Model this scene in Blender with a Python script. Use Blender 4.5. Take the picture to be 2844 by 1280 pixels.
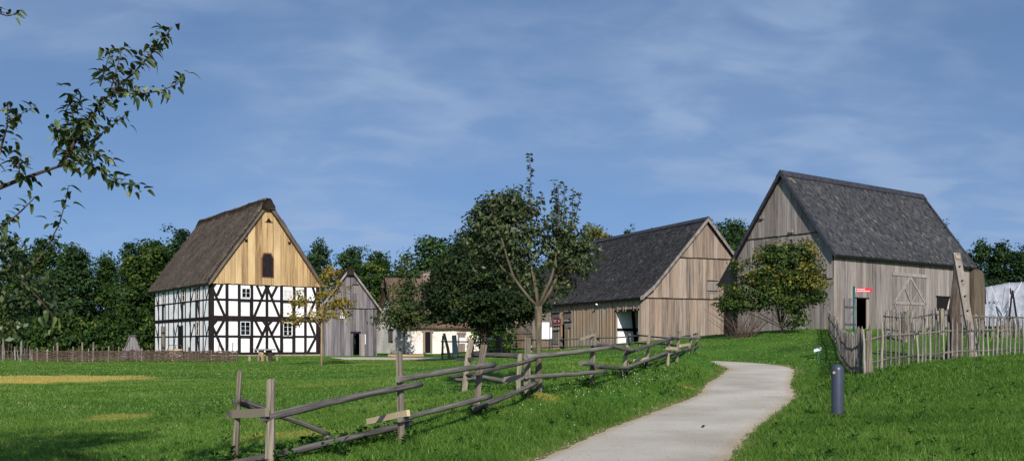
import bpy, bmesh, math, random
import numpy as np
from mathutils import Vector, Matrix

for o in list(bpy.data.objects):
    bpy.data.objects.remove(o)
SC = bpy.context.scene
COL = SC.collection
R = random.Random(7)
NR = np.random.default_rng(11)

# ---------------------------------------------------------------- camera, sky, sun, exposure
F, CX, HY, EYE = 2700.0, 1422.0, 955.0, 1.6          # focal length and horizon in photo pixels, eye height
cam = bpy.data.cameras.new('camera')
cam.sensor_width = 36.0
cam.lens = F / 2844.0 * 36.0
cam.shift_y = (HY - 640.0) / 2844.0
cam.clip_start = 0.1
cam.clip_end = 6000
camo = bpy.data.objects.new('camera', cam)
camo.location = (0, 0, EYE)
camo.rotation_euler = (math.pi / 2, 0, 0)
COL.objects.link(camo)
SC.camera = camo

SUN_EL, SUN_AZ = math.radians(30), math.radians(8)
to_sun = Vector((math.sin(SUN_AZ) * math.cos(SUN_EL), -math.cos(SUN_AZ) * math.cos(SUN_EL), math.sin(SUN_EL)))
world = bpy.data.worlds.new('World')
SC.world = world
world.use_nodes = True
wt = world.node_tree
wt.nodes.clear()


def nd(t, typ, **kw):
    n = t.nodes.new(typ)
    for k, v in kw.items():
        if k.startswith('i_'):
            n.inputs[k[2:].replace('_', ' ')].default_value = v
        else:
            setattr(n, k, v)
    return n


def lk(t, a, b):
    t.links.new(a, b)


sky = nd(wt, 'ShaderNodeTexSky', sky_type='NISHITA', sun_disc=False, sun_elevation=SUN_EL,
         sun_rotation=math.pi - SUN_AZ, air_density=1.0, dust_density=0.4, ozone_density=2.2, altitude=100)
wtc = nd(wt, 'ShaderNodeTexCoord')
wlift = nd(wt, 'ShaderNodeVectorMath', operation='ADD'); wlift.inputs[1].default_value = (0, 0, 0.26)
lk(wt, wtc.outputs['Generated'], wlift.inputs[0])
wnrm = nd(wt, 'ShaderNodeVectorMath', operation='NORMALIZE')
lk(wt, wlift.outputs[0], wnrm.inputs[0]); lk(wt, wnrm.outputs[0], sky.inputs['Vector'])
wsep = nd(wt, 'ShaderNodeSeparateXYZ')
lk(wt, wtc.outputs['Generated'], wsep.inputs[0])
wz = nd(wt, 'ShaderNodeMath', operation='ADD'); wz.inputs[1].default_value = 0.26
lk(wt, wsep.outputs['Z'], wz.inputs[0])
wzm = nd(wt, 'ShaderNodeMath', operation='MAXIMUM'); wzm.inputs[1].default_value = 0.03
lk(wt, wz.outputs[0], wzm.inputs[0])
wdx = nd(wt, 'ShaderNodeMath', operation='DIVIDE'); wdy = nd(wt, 'ShaderNodeMath', operation='DIVIDE')
lk(wt, wsep.outputs['X'], wdx.inputs[0]); lk(wt, wzm.outputs[0], wdx.inputs[1])
lk(wt, wsep.outputs['Y'], wdy.inputs[0]); lk(wt, wzm.outputs[0], wdy.inputs[1])
wcv = nd(wt, 'ShaderNodeCombineXYZ')
lk(wt, wdx.outputs[0], wcv.inputs[0]); lk(wt, wdy.outputs[0], wcv.inputs[1])
wmap = nd(wt, 'ShaderNodeMapping')
wmap.inputs['Rotation'].default_value = (0, 0, math.radians(-16))
wmap.inputs['Scale'].default_value = (1.0, 1.5, 1.0)
wmap.inputs['Location'].default_value = (1.2, 9.3, 0.0)
lk(wt, wcv.outputs[0], wmap.inputs[0])
wn1 = nd(wt, 'ShaderNodeTexNoise', i_Scale=1.0, i_Detail=6.0, i_Roughness=0.5, i_Distortion=0.3)
wn2 = nd(wt, 'ShaderNodeTexNoise', i_Scale=5.0, i_Detail=7.0, i_Roughness=0.48, i_Distortion=0.35)
lk(wt, wmap.outputs[0], wn1.inputs['Vector']); lk(wt, wmap.outputs[0], wn2.inputs['Vector'])
wr1 = nd(wt, 'ShaderNodeMapRange', interpolation_type='SMOOTHSTEP')
for k, v in zip(('From Min', 'From Max', 'To Min', 'To Max'), (0.36, 0.62, 0.0, 1.0)):
    wr1.inputs[k].default_value = v
lk(wt, wn1.outputs[0], wr1.inputs[0])
wr2 = nd(wt, 'ShaderNodeMapRange', interpolation_type='SMOOTHSTEP')
for k, v in zip(('From Min', 'From Max', 'To Min', 'To Max'), (0.36, 0.68, 0.3, 1.0)):
    wr2.inputs[k].default_value = v
lk(wt, wn2.outputs[0], wr2.inputs[0])
wmul = nd(wt, 'ShaderNodeMath', operation='MULTIPLY')
lk(wt, wr1.outputs[0], wmul.inputs[0]); lk(wt, wr2.outputs[0], wmul.inputs[1])
wfac = nd(wt, 'ShaderNodeMath', operation='MULTIPLY'); wfac.inputs[1].default_value = 0.68
lk(wt, wmul.outputs[0], wfac.inputs[0])
whs = nd(wt, 'ShaderNodeHueSaturation', i_Hue=0.502, i_Saturation=1.06, i_Value=1.16)
lk(wt, sky.outputs[0], whs.inputs['Color'])
wmix = nd(wt, 'ShaderNodeMixRGB')
wmix.inputs[2].default_value = (2.95, 3.95, 5.7, 1)
lk(wt, wfac.outputs[0], wmix.inputs[0]); lk(wt, whs.outputs[0], wmix.inputs[1])
wbg = nd(wt, 'ShaderNodeBackground', i_Strength=0.118)
lk(wt, wmix.outputs[0], wbg.inputs[0])
wout = nd(wt, 'ShaderNodeOutputWorld')
lk(wt, wbg.outputs[0], wout.inputs[0])

sl = bpy.data.lights.new('sun', 'SUN')
sl.energy = 5.0
sl.angle = math.radians(0.6)
sl.color = (1.0, 0.94, 0.86)
so = bpy.data.objects.new('sun', sl)
so.rotation_euler = to_sun.to_track_quat('Z', 'Y').to_euler()
so.location = (0, -30, 40)
COL.objects.link(so)

SC.view_settings.view_transform = 'Standard'
SC.view_settings.look = 'None'
SC.view_settings.exposure = 0.0
SC.view_settings.gamma = 1.0


# ---------------------------------------------------------------- materials
def lin(r, g, b):
    f = lambda c: (c / 255 / 12.92) if c / 255 <= 0.04045 else ((c / 255 + 0.055) / 1.055) ** 2.4
    return (f(r), f(g), f(b), 1.0)


def newmat(name, rough=0.8, spec=0.3):
    m = bpy.data.materials.new(name)
    m.use_nodes = True
    t = m.node_tree
    b = t.nodes['Principled BSDF']
    b.inputs['Roughness'].default_value = rough
    b.inputs['Specular IOR Level'].default_value = spec
    return m, t, b


def ramp(t, stops):
    n = t.nodes.new('ShaderNodeValToRGB')
    e = n.color_ramp.elements
    while len(e) > 1:
        e.remove(e[-1])
    e[0].position = stops[0][0]; e[0].color = stops[0][1]
    for p, c in stops[1:]:
        k = e.new(p); k.color = c
    return n


def bump(t, b, src, strength, dist=0.02):
    n = nd(t, 'ShaderNodeBump', i_Strength=strength, i_Distance=dist)
    lk(t, src, n.inputs['Height'])
    lk(t, n.outputs[0], b.inputs['Normal'])
    return n


def wood(name, dark, mid, light, scale=(9, 9, 0.5), uv=False, warm=None, warm_amt=0.3, rough=0.85, bs=0.5, var=0.5):
    """weathered timber: streaks along the grain, knots, tone varying from piece to piece"""
    m, t, b = newmat(name, rough, 0.2)
    tc = nd(t, 'ShaderNodeTexCoord')
    oi = nd(t, 'ShaderNodeObjectInfo')
    off = nd(t, 'ShaderNodeVectorMath', operation='SCALE'); off.inputs['Scale'].default_value = 1.0
    cv = nd(t, 'ShaderNodeCombineXYZ')
    mm = nd(t, 'ShaderNodeMath', operation='MULTIPLY'); mm.inputs[1].default_value = 61.0
    lk(t, oi.outputs['Random'], mm.inputs[0])
    for k in range(3):
        lk(t, mm.outputs[0], cv.inputs[k])
    mp = nd(t, 'ShaderNodeMapping')
    mp.inputs['Scale'].default_value = scale
    lk(t, tc.outputs['UV' if uv else 'Object'], mp.inputs[0])
    ad = nd(t, 'ShaderNodeVectorMath', operation='ADD')
    lk(t, mp.outputs[0], ad.inputs[0]); lk(t, cv.outputs[0], ad.inputs[1])
    n1 = nd(t, 'ShaderNodeTexNoise', i_Scale=1.0, i_Detail=6.0, i_Roughness=0.62, i_Distortion=0.6)
    lk(t, ad.outputs[0], n1.inputs['Vector'])
    n2 = nd(t, 'ShaderNodeTexNoise', i_Scale=4.0, i_Detail=4.0, i_Roughness=0.7)
    lk(t, ad.outputs[0], n2.inputs['Vector'])
    mix = nd(t, 'ShaderNodeMath', operation='MULTIPLY_ADD'); mix.inputs[1].default_value = 0.35
    lk(t, n2.outputs[0], mix.inputs[0]); lk(t, n1.outputs[0], mix.inputs[2])
    va = nd(t, 'ShaderNodeMath', operation='MULTIPLY_ADD'); va.inputs[1].default_value = 0.42 * var
    lk(t, oi.outputs['Random'], va.inputs[0]); lk(t, mix.outputs[0], va.inputs[2])
    sub = nd(t, 'ShaderNodeMath', operation='SUBTRACT'); sub.inputs[1].default_value = 0.175 + 0.21 * var
    lk(t, va.outputs[0], sub.inputs[0])
    rp = ramp(t, [(0.24, dark), (0.45, mid), (0.72, light)])
    lk(t, sub.outputs[0], rp.inputs[0])
    out = rp.outputs[0]
    if warm:
        n3 = nd(t, 'ShaderNodeTexNoise', i_Scale=0.35, i_Detail=3.0)
        a2 = nd(t, 'ShaderNodeVectorMath', operation='ADD')
        lk(t, tc.outputs['Object'], a2.inputs[0]); lk(t, cv.outputs[0], a2.inputs[1])
        lk(t, a2.outputs[0], n3.inputs['Vector'])
        mr = nd(t, 'ShaderNodeMapRange')
        mr.inputs['From Min'].default_value = 0.42; mr.inputs['From Max'].default_value = 0.68
        mr.inputs['To Max'].default_value = warm_amt
        lk(t, n3.outputs[0], mr.inputs[0])
        mx = nd(t, 'ShaderNodeMixRGB', blend_type='MIX'); mx.inputs[2].default_value = warm
        lk(t, mr.outputs[0], mx.inputs[0]); lk(t, out, mx.inputs[1])
        out = mx.outputs[0]
    lk(t, out, b.inputs['Base Color'])
    bump(t, b, mix.outputs[0], bs, 0.02)
    return m


def noisemat(name, stops, scale=3.0, detail=5.0, rough=0.85, bs=0.3, bd=0.02, fine=0.0, spec=0.2, objrand=0.0, mscale=None):
    m, t, b = newmat(name, rough, spec)
    tc = nd(t, 'ShaderNodeTexCoord')
    n1 = nd(t, 'ShaderNodeTexNoise', i_Scale=scale, i_Detail=detail, i_Roughness=0.6)
    src = tc.outputs['Object']
    if mscale:
        mp = nd(t, 'ShaderNodeMapping'); mp.inputs['Scale'].default_value = mscale
        lk(t, src, mp.inputs[0]); src = mp.outputs[0]
    lk(t, src, n1.inputs['Vector'])
    s = n1.outputs[0]
    if fine:
        n2 = nd(t, 'ShaderNodeTexNoise', i_Scale=fine, i_Detail=3.0)
        lk(t, src, n2.inputs['Vector'])
        a = nd(t, 'ShaderNodeMath', operation='MULTIPLY_ADD'); a.inputs[1].default_value = 0.6
        lk(t, n2.outputs[0], a.inputs[0]); lk(t, s, a.inputs[2])
        c = nd(t, 'ShaderNodeMath', operation='SUBTRACT'); c.inputs[1].default_value = 0.3
        lk(t, a.outputs[0], c.inputs[0]); s = c.outputs[0]
    if objrand:
        oi = nd(t, 'ShaderNodeObjectInfo')
        a = nd(t, 'ShaderNodeMath', operation='MULTIPLY_ADD'); a.inputs[1].default_value = objrand
        lk(t, oi.outputs['Random'], a.inputs[0]); lk(t, s, a.inputs[2])
        c = nd(t, 'ShaderNodeMath', operation='SUBTRACT'); c.inputs[1].default_value = objrand / 2
        lk(t, a.outputs[0], c.inputs[0]); s = c.outputs[0]
    rp = ramp(t, stops)
    lk(t, s, rp.inputs[0]); lk(t, rp.outputs[0], b.inputs['Base Color'])
    if bs:
        bump(t, b, s, bs, bd)
    return m


def attrmat(name, stops, attr='rnd', rough=0.7, transl=0.0, dry=None, patch=None, spec=0.2):
    """leaves, blades, shingles, straws: colour from a per-piece random value"""
    m, t, b = newmat(name, rough, spec)
    at = nd(t, 'ShaderNodeAttribute', attribute_name=attr)
    s = at.outputs['Fac']
    if patch:
        g = nd(t, 'ShaderNodeNewGeometry')
        n = nd(t, 'ShaderNodeTexNoise', i_Scale=patch[0], i_Detail=3.0)
        lk(t, g.outputs['Position'], n.inputs['Vector'])
        a = nd(t, 'ShaderNodeMath', operation='MULTIPLY_ADD'); a.inputs[1].default_value = patch[1]
        lk(t, n.outputs[0], a.inputs[0]); lk(t, s, a.inputs[2])
        c = nd(t, 'ShaderNodeMath', operation='SUBTRACT'); c.inputs[1].default_value = patch[1] * 0.5
        lk(t, a.outputs[0], c.inputs[0]); s = c.outputs[0]
    rp = ramp(t, stops)
    lk(t, s, rp.inputs[0])
    col = rp.outputs[0]
    if dry:
        ad = nd(t, 'ShaderNodeAttribute', attribute_name='dry')
        mx = nd(t, 'ShaderNodeMixRGB'); mx.inputs[2].default_value = dry
        lk(t, ad.outputs['Fac'], mx.inputs[0]); lk(t, col, mx.inputs[1]); col = mx.outputs[0]
    lk(t, col, b.inputs['Base Color'])
    if transl:
        tr = nd(t, 'ShaderNodeBsdfTranslucent')
        hs = nd(t, 'ShaderNodeHueSaturation', i_Saturation=1.1, i_Value=1.3)
        lk(t, col, hs.inputs['Color']); lk(t, hs.outputs[0], tr.inputs[0])
        ms = nd(t, 'ShaderNodeMixShader'); ms.inputs[0].default_value = transl
        lk(t, b.outputs[0], ms.inputs[1]); lk(t, tr.outputs[0], ms.inputs[2])
        lk(t, ms.outputs[0], t.nodes['Material Output'].inputs[0])
    return m


def plain(name, col, rough=0.6, spec=0.3, metal=0.0):
    m, t, b = newmat(name, rough, spec)
    n = nd(t, 'ShaderNodeTexNoise', i_Scale=7.0, i_Detail=4.0)
    tc = nd(t, 'ShaderNodeTexCoord'); lk(t, tc.outputs['Object'], n.inputs['Vector'])
    d = tuple(c * 0.8 for c in col[:3]) + (1,)
    rp = ramp(t, [(0.3, d), (0.65, col)])
    lk(t, n.outputs[0], rp.inputs[0]); lk(t, rp.outputs[0], b.inputs['Base Color'])
    b.inputs['Metallic'].default_value = metal
    return m


M = {}
M['beam'] = wood('dark_timber', lin(16, 12, 15), lin(27, 20, 23), lin(46, 36, 36), (7, 7, 2.0), rough=0.75, var=0.3)
M['plaster'] = noisemat('white_plaster', [(0.25, lin(196, 193, 190)), (0.45, lin(238, 238, 239)), (0.75, lin(246, 246, 246))], 1.3, 6, 0.9, 0.25, 0.02, fine=14)
M['cottage_plaster'] = noisemat('limewash', [(0.25, lin(178, 166, 154)), (0.45, lin(226, 218, 210)), (0.75, lin(236, 231, 224))], 0.9, 7, 0.95, 0.5, 0.06, fine=6)
M['new_board'] = wood('honey_boards', lin(124, 98, 68), lin(186, 154, 110), lin(208, 180, 136), (9, 9, 0.35), var=1.0, warm=lin(150, 124, 94), warm_amt=0.55)
M['grey_board'] = wood('grey_boards', lin(76, 68, 64), lin(128, 116, 107), lin(166, 152, 140), (15, 15, 0.4), var=0.55, warm=lin(172, 142, 112), warm_amt=0.32)
M['silver_board'] = wood('silver_boards', lin(72, 67, 67), lin(126, 118, 115), lin(168, 159, 153), (15, 15, 0.4), var=0.55, warm=lin(120, 108, 100), warm_amt=0.5)
M['blue_board'] = wood('blue_grey_boards', lin(60, 58, 62), lin(100, 96, 100), lin(138, 132, 132), (8, 8, 0.3), var=0.7)
M['side_board'] = wood('streaked_boards', lin(52, 46, 43), lin(132, 121, 111), lin(190, 176, 158), (9, 9, 0.25), var=0.3, warm=lin(176, 140, 104), warm_amt=0.6)
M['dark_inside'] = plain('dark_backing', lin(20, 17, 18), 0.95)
M['verge_dark'] = wood('dark_verge', lin(34, 36, 42), lin(50, 52, 60), lin(70, 72, 80), (3, 3, 3), var=0.2)
M['verge_grey'] = wood('grey_verge', lin(84, 78, 76), lin(124, 116, 112), lin(156, 146, 140), (4, 4, 1.5), var=0.4)
M['thatch'] = attrmat('thatch', [(0.0, lin(68, 60, 55)), (0.5, lin(106, 95, 86)), (1.0, lin(138, 125, 112))], patch=(0.6, 0.5), rough=0.95, spec=0.05)
M['thatch_ridge'] = attrmat('thatch_ridge', [(0.0, lin(34, 29, 28)), (0.5, lin(58, 50, 46)), (1.0, lin(84, 74, 66))], patch=(0.8, 0.5), rough=0.95, spec=0.05)
M['thatch_brown'] = attrmat('thatch_brown', [(0.0, lin(68, 56, 48)), (0.5, lin(106, 90, 76)), (1.0, lin(134, 116, 98))], patch=(0.8, 0.6), rough=0.95, spec=0.05)
M['shingle_dark'] = attrmat('dark_shingles', [(0.0, lin(52, 51, 52)), (0.55, lin(74, 72, 73)), (0.93, lin(90, 88, 88)), (1.0, lin(114, 110, 106))], patch=(0.35, 0.35), rough=0.9)
M['shingle_moss'] = attrmat('mossy_shingles', [(0.0, lin(48, 49, 54)), (0.5, lin(68, 69, 74)), (0.92, lin(88, 88, 91)), (0.985, lin(104, 100, 96)), (1.0, lin(122, 110, 94))], patch=(0.45, 0.4), rough=0.95)
M['log'] = wood('weathered_log', lin(46, 43, 43), lin(88, 84, 82), lin(132, 126, 118), (2.2, 1.1, 1), uv=True, var=0.5, bs=0.6)
M['post'] = wood('split_post', lin(62, 56, 49), lin(112, 104, 92), lin(158, 148, 130), (2.6, 1.2, 1), uv=True, var=0.5, bs=0.7)
M['picket'] = wood('hazel_picket', lin(60, 56, 53), lin(110, 104, 98), lin(158, 150, 140), (1.5, 2.0, 1), uv=True, var=0.8, bs=0.5)
M['picket_plank'] = wood('grey_plank', lin(84, 78, 73), lin(122, 114, 107), lin(152, 144, 134), (5, 5, 1.2), var=0.2)
M['cut_wood'] = plain('fresh_cut_wood', lin(196, 176, 144), 0.9)
M['bark_young'] = wood('young_bark', lin(52, 45, 37), lin(86, 77, 63), lin(118, 109, 88), (2.0, 3.0, 1), uv=True, var=0.1, bs=0.6)
M['bark_dark'] = wood('dark_bark', lin(36, 30, 26), lin(58, 50, 42), lin(84, 74, 62), (2.0, 1.6, 1), uv=True, var=0.3, bs=0.8)
M['bark_pale'] = wood('pale_bark', lin(110, 92, 68), lin(150, 130, 98), lin(176, 156, 122), (2.0, 1.6, 1), uv=True, var=0.1)
M['twig'] = wood('twig', lin(44, 34, 30), lin(70, 56, 50), lin(98, 82, 74), (1.5, 5, 1), uv=True, var=0.2)
M['hazel'] = wood('wattle_rods', lin(44, 34, 31), lin(78, 63, 57), lin(114, 96, 86), (1, 2.0, 1), uv=True, var=0.4)
M['bollard'] = plain('bollard_blue_grey', lin(62, 68, 84), 0.38, 0.5)
M['green_metal'] = plain('green_post_paint', lin(36, 84, 78), 0.45, 0.4)
M['red_sign'] = plain('red_sign_paint', lin(196, 36, 46), 0.5, 0.3)
M['dark_red_sign'] = plain('crimson_sign_paint', lin(150, 26, 52), 0.5, 0.3)
M['white_paint'] = plain('white_paint', lin(232, 234, 236), 0.55, 0.3)
M['iron'] = plain('black_iron', lin(34, 32, 34), 0.5, 0.4, 0.4)
M['tarp'] = noisemat('white_tarp', [(0.3, lin(120, 126, 136)), (0.7, lin(168, 172, 180))], 0.8, 5, 0.45, 0.5, 0.15, spec=0.4)
M['stone'] = noisemat('foundation_stone', [(0.3, lin(120, 108, 90)), (0.7, lin(178, 164, 138))], 2.5, 5, 0.95, 0.5, 0.03)
M['brick'] = noisemat('chimney_brick', [(0.3, lin(110, 96, 90)), (0.7, lin(160, 142, 132))], 5, 5, 0.95, 0.5, 0.03)
mg, tg, bg_ = newmat('window_glass', 0.06, 0.6)
bg_.inputs['Base Color'].default_value = lin(16, 16, 22)
M['glass'] = mg
mg2, tg2, bg2 = newmat('panel_glass', 0.05, 0.7)
bg2.inputs['Base Color'].default_value = lin(140, 160, 176)
M['pale_glass'] = mg2
M['curtain'] = plain('pale_curtain', lin(214, 206, 200), 0.9, 0.1)
M['hedge'] = attrmat('hedge_leaves', [(0.0, lin(22, 40, 18)), (0.45, lin(44, 70, 28)), (0.8, lin(74, 98, 38)), (1.0, lin(118, 120, 52))], patch=(0.45, 0.8), transl=0.25)
M['hedge2'] = attrmat('blue_green_leaves', [(0.0, lin(24, 42, 24)), (0.5, lin(44, 70, 36)), (1.0, lin(78, 102, 52))], patch=(0.35, 0.4), transl=0.25)
M['olive'] = attrmat('olive_leaves', [(0.0, lin(40, 52, 22)), (0.5, lin(84, 92, 40)), (1.0, lin(142, 128, 60))], patch=(0.5, 0.4), transl=0.3)
M['dark_leaf'] = attrmat('dark_maple_leaves', [(0.0, lin(20, 34, 20)), (0.5, lin(36, 54, 28)), (0.85, lin(58, 74, 36)), (1.0, lin(94, 86, 46))], patch=(0.5, 0.4), transl=0.2)
M['young_leaf'] = attrmat('fruit_tree_leaves', [(0.0, lin(30, 42, 26)), (0.5, lin(60, 76, 44)), (0.85, lin(96, 104, 62)), (1.0, lin(146, 126, 74))], transl=0.2, rough=0.5, spec=0.4)
M['pear_leaf'] = wood('pear_leaves', lin(50, 68, 42), lin(80, 100, 62), lin(130, 138, 92), (20, 20, 20), var=1.3, rough=0.4, bs=0.2, warm=lin(124, 126, 60), warm_amt=0.5)
M['pear_cloud'] = attrmat('pear_crown_leaves', [(0.0, lin(26, 42, 24)), (0.5, lin(48, 68, 38)), (1.0, lin(100, 108, 62))], transl=0.2, rough=0.45, spec=0.4)
M['chestnut'] = attrmat('autumn_leaves', [(0.0, lin(88, 72, 36)), (0.4, lin(136, 114, 54)), (0.7, lin(148, 134, 64)), (1.0, lin(84, 94, 44))], transl=0.3)
M['bush'] = attrmat('bush_leaves', [(0.0, lin(26, 42, 20)), (0.45, lin(54, 74, 32)), (1.0, lin(86, 104, 46))], transl=0.25, dry=lin(140, 128, 54))
M['small_leaf'] = attrmat('small_tree_leaves', [(0.0, lin(34, 50, 28)), (0.5, lin(58, 76, 40)), (1.0, lin(100, 106, 58))], transl=0.25)
M['grass'] = attrmat('grass_blades', [(0.0, lin(46, 74, 26)), (0.5, lin(84, 120, 43)), (0.85, lin(120, 148, 65)), (1.0, lin(158, 158, 104))], transl=0.3, dry=lin(190, 172, 92), patch=(0.7, 0.75), rough=0.6)
M['weed'] = attrmat('weed_leaves', [(0.0, lin(28, 52, 22)), (0.5, lin(50, 84, 32)), (1.0, lin(86, 118, 50))], transl=0.25)
M['flower'] = plain('white_clover', lin(232, 230, 220), 0.8)


# ---------------------------------------------------------------- mesh helpers
def tag(o, label=None, cat=None, group=None, kind=None):
    if label: o['label'] = label
    if cat: o['category'] = cat
    if group: o['group'] = group
    if kind: o['kind'] = kind
    return o


def empty(name, loc=(0, 0, 0), rz=0.0, label=None, cat=None, group=None):
    o = bpy.data.objects.new(name, None)
    o.location = loc
    o.rotation_euler = (0, 0, rz)
    o.empty_display_size = 0.2
    COL.objects.link(o)
    return tag(o, label, cat, group)


def link(name, me, mat, parent=None, **kw):
    o = bpy.data.objects.new(name, me)
    if mat and not me.materials:
        me.materials.append(mat)
    COL.objects.link(o)
    if parent: o.parent = parent
    return tag(o, **kw)


def V(*a):
    return Vector(a)


class MB:
    def __init__(s):
        s.v = []; s.f = []; s.uv = []

    def prism(s, pts, off):
        n = len(pts); b = len(s.v)
        off = Vector(off)
        s.v += [Vector(p) for p in pts] + [Vector(p) + off for p in pts]
        s.f.append(list(range(b, b + n)))
        s.f.append(list(range(b + 2 * n - 1, b + n - 1, -1)))
        for i in range(n):
            j = (i + 1) % n
            s.f.append([b + i, b + n + i, b + n + j, b + j])
        return s

    def box(s, x0, x1, y0, y1, z0, z1):
        return s.prism([(x0, y0, z0), (x1, y0, z0), (x1, y1, z0), (x0, y1, z0)], (0, 0, z1 - z0))

    def quad(s, *pts):
        b = len(s.v)
        s.v += [Vector(p) for p in pts]
        s.f.append(list(range(b, b + len(pts))))
        return s

    def beam(s, a, b, w, t, up=(0, 0, 1)):
        """box section bar from a to b, w along 'side', t along the other"""
        a = Vector(a); b = Vector(b)
        d = (b - a).normalized()
        side = d.cross(Vector(up))
        if side.length < 1e-4: side = d.cross(Vector((1, 0, 0)))
        side.normalize(); u = side.cross(d)
        c = [a - side * w / 2 - u * t / 2, a + side * w / 2 - u * t / 2, a + side * w / 2 + u * t / 2, a - side * w / 2 + u * t / 2]
        return s.prism(c, b - a)

    def tube(s, pts, rad, n=7, cap=True, rough=0.0, rr=R):
        pts = [Vector(p) for p in pts]
        if not isinstance(rad, (list, tuple)): rad = [rad] * len(pts)
        base = len(s.v); ref = None; L = 0.0
        for i, p in enumerate(pts):
            d = (pts[min(i + 1, len(pts) - 1)] - pts[max(i - 1, 0)]).normalized()
            if ref is None:
                ref = d.cross(Vector((0, 0, 1)))
                if ref.length < 0.05: ref = d.cross(Vector((1, 0, 0)))
            ref = (ref - d * ref.dot(d)).normalized()
            q = d.cross(ref)
            if i: L += (p - pts[i - 1]).length
            for k in range(n):
                a = 2 * math.pi * k / n
                r = rad[i] * (1 + rr.uniform(-rough, rough))
                s.v.append(p + (ref * math.cos(a) + q * math.sin(a)) * r)
        L = 0.0
        for i in range(len(pts) - 1):
            dl = (pts[i + 1] - pts[i]).length
            for k in range(n):
                j = (k + 1) % n
                s.f.append([base + i * n + k, base + i * n + j, base + (i + 1) * n + j, base + (i + 1) * n + k])
                s.uv.append((len(s.f) - 1, [(k / n * 3, L), ((k + 1) / n * 3, L), ((k + 1) / n * 3, L + dl), (k / n * 3, L + dl)]))
            L += dl
        if cap:
            s.f.append([base + k for k in range(n)][::-1])
            e = base + (len(pts) - 1) * n
            s.f.append([e + k for k in range(n)])
        return s

    def build(s, name, mat, parent=None, smooth=False, **kw):
        me = bpy.data.meshes.new(name)
        me.from_pydata([tuple(v) for v in s.v], [], s.f)
        if s.uv:
            lay = me.uv_layers.new(name='UVMap')
            for fi, uvs in s.uv:
                p = me.polygons[fi]
                for li, c in zip(p.loop_indices, uvs):
                    lay.data[li].uv = c
        if len(s.f) < 6000:
            bm = bmesh.new(); bm.from_mesh(me)
            bmesh.ops.recalc_face_normals(bm, faces=bm.faces)
            bm.to_mesh(me); bm.free()
        if smooth:
            me.polygons.foreach_set('use_smooth', [len(p.vertices) == 4 for p in me.polygons])
        return link(name, me, mat, parent, **kw)


def fast_mesh(name, verts, faces_n, idx, attrs=None):
    """numpy mesh: verts (N,3), every face with faces_n corners, idx flat"""
    me = bpy.data.meshes.new(name)
    nv = len(verts); nl = len(idx); nf = nl // faces_n
    me.vertices.add(nv); me.vertices.foreach_set('co', verts.astype(np.float32).ravel())
    me.loops.add(nl); me.loops.foreach_set('vertex_index', idx.astype(np.int32).ravel())
    me.polygons.add(nf)
    me.polygons.foreach_set('loop_start', np.arange(nf, dtype=np.int32) * faces_n)
    me.polygons.foreach_set('loop_total', np.full(nf, faces_n, dtype=np.int32))
    me.update(calc_edges=True)
    for k, a in (attrs or {}).items():
        at = me.attributes.new(k, 'FLOAT', 'POINT')
        at.data.foreach_set('value', a.astype(np.float32))
    return me


def P(px, py, d):
    return Vector(((px - CX) * d / F, d, EYE + (HY - py) * d / F))


# ---------------------------------------------------------------- terrain
CTRL = []


def cp(px, py, d):
    CTRL.append(tuple(P(px, py, d)))


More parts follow.
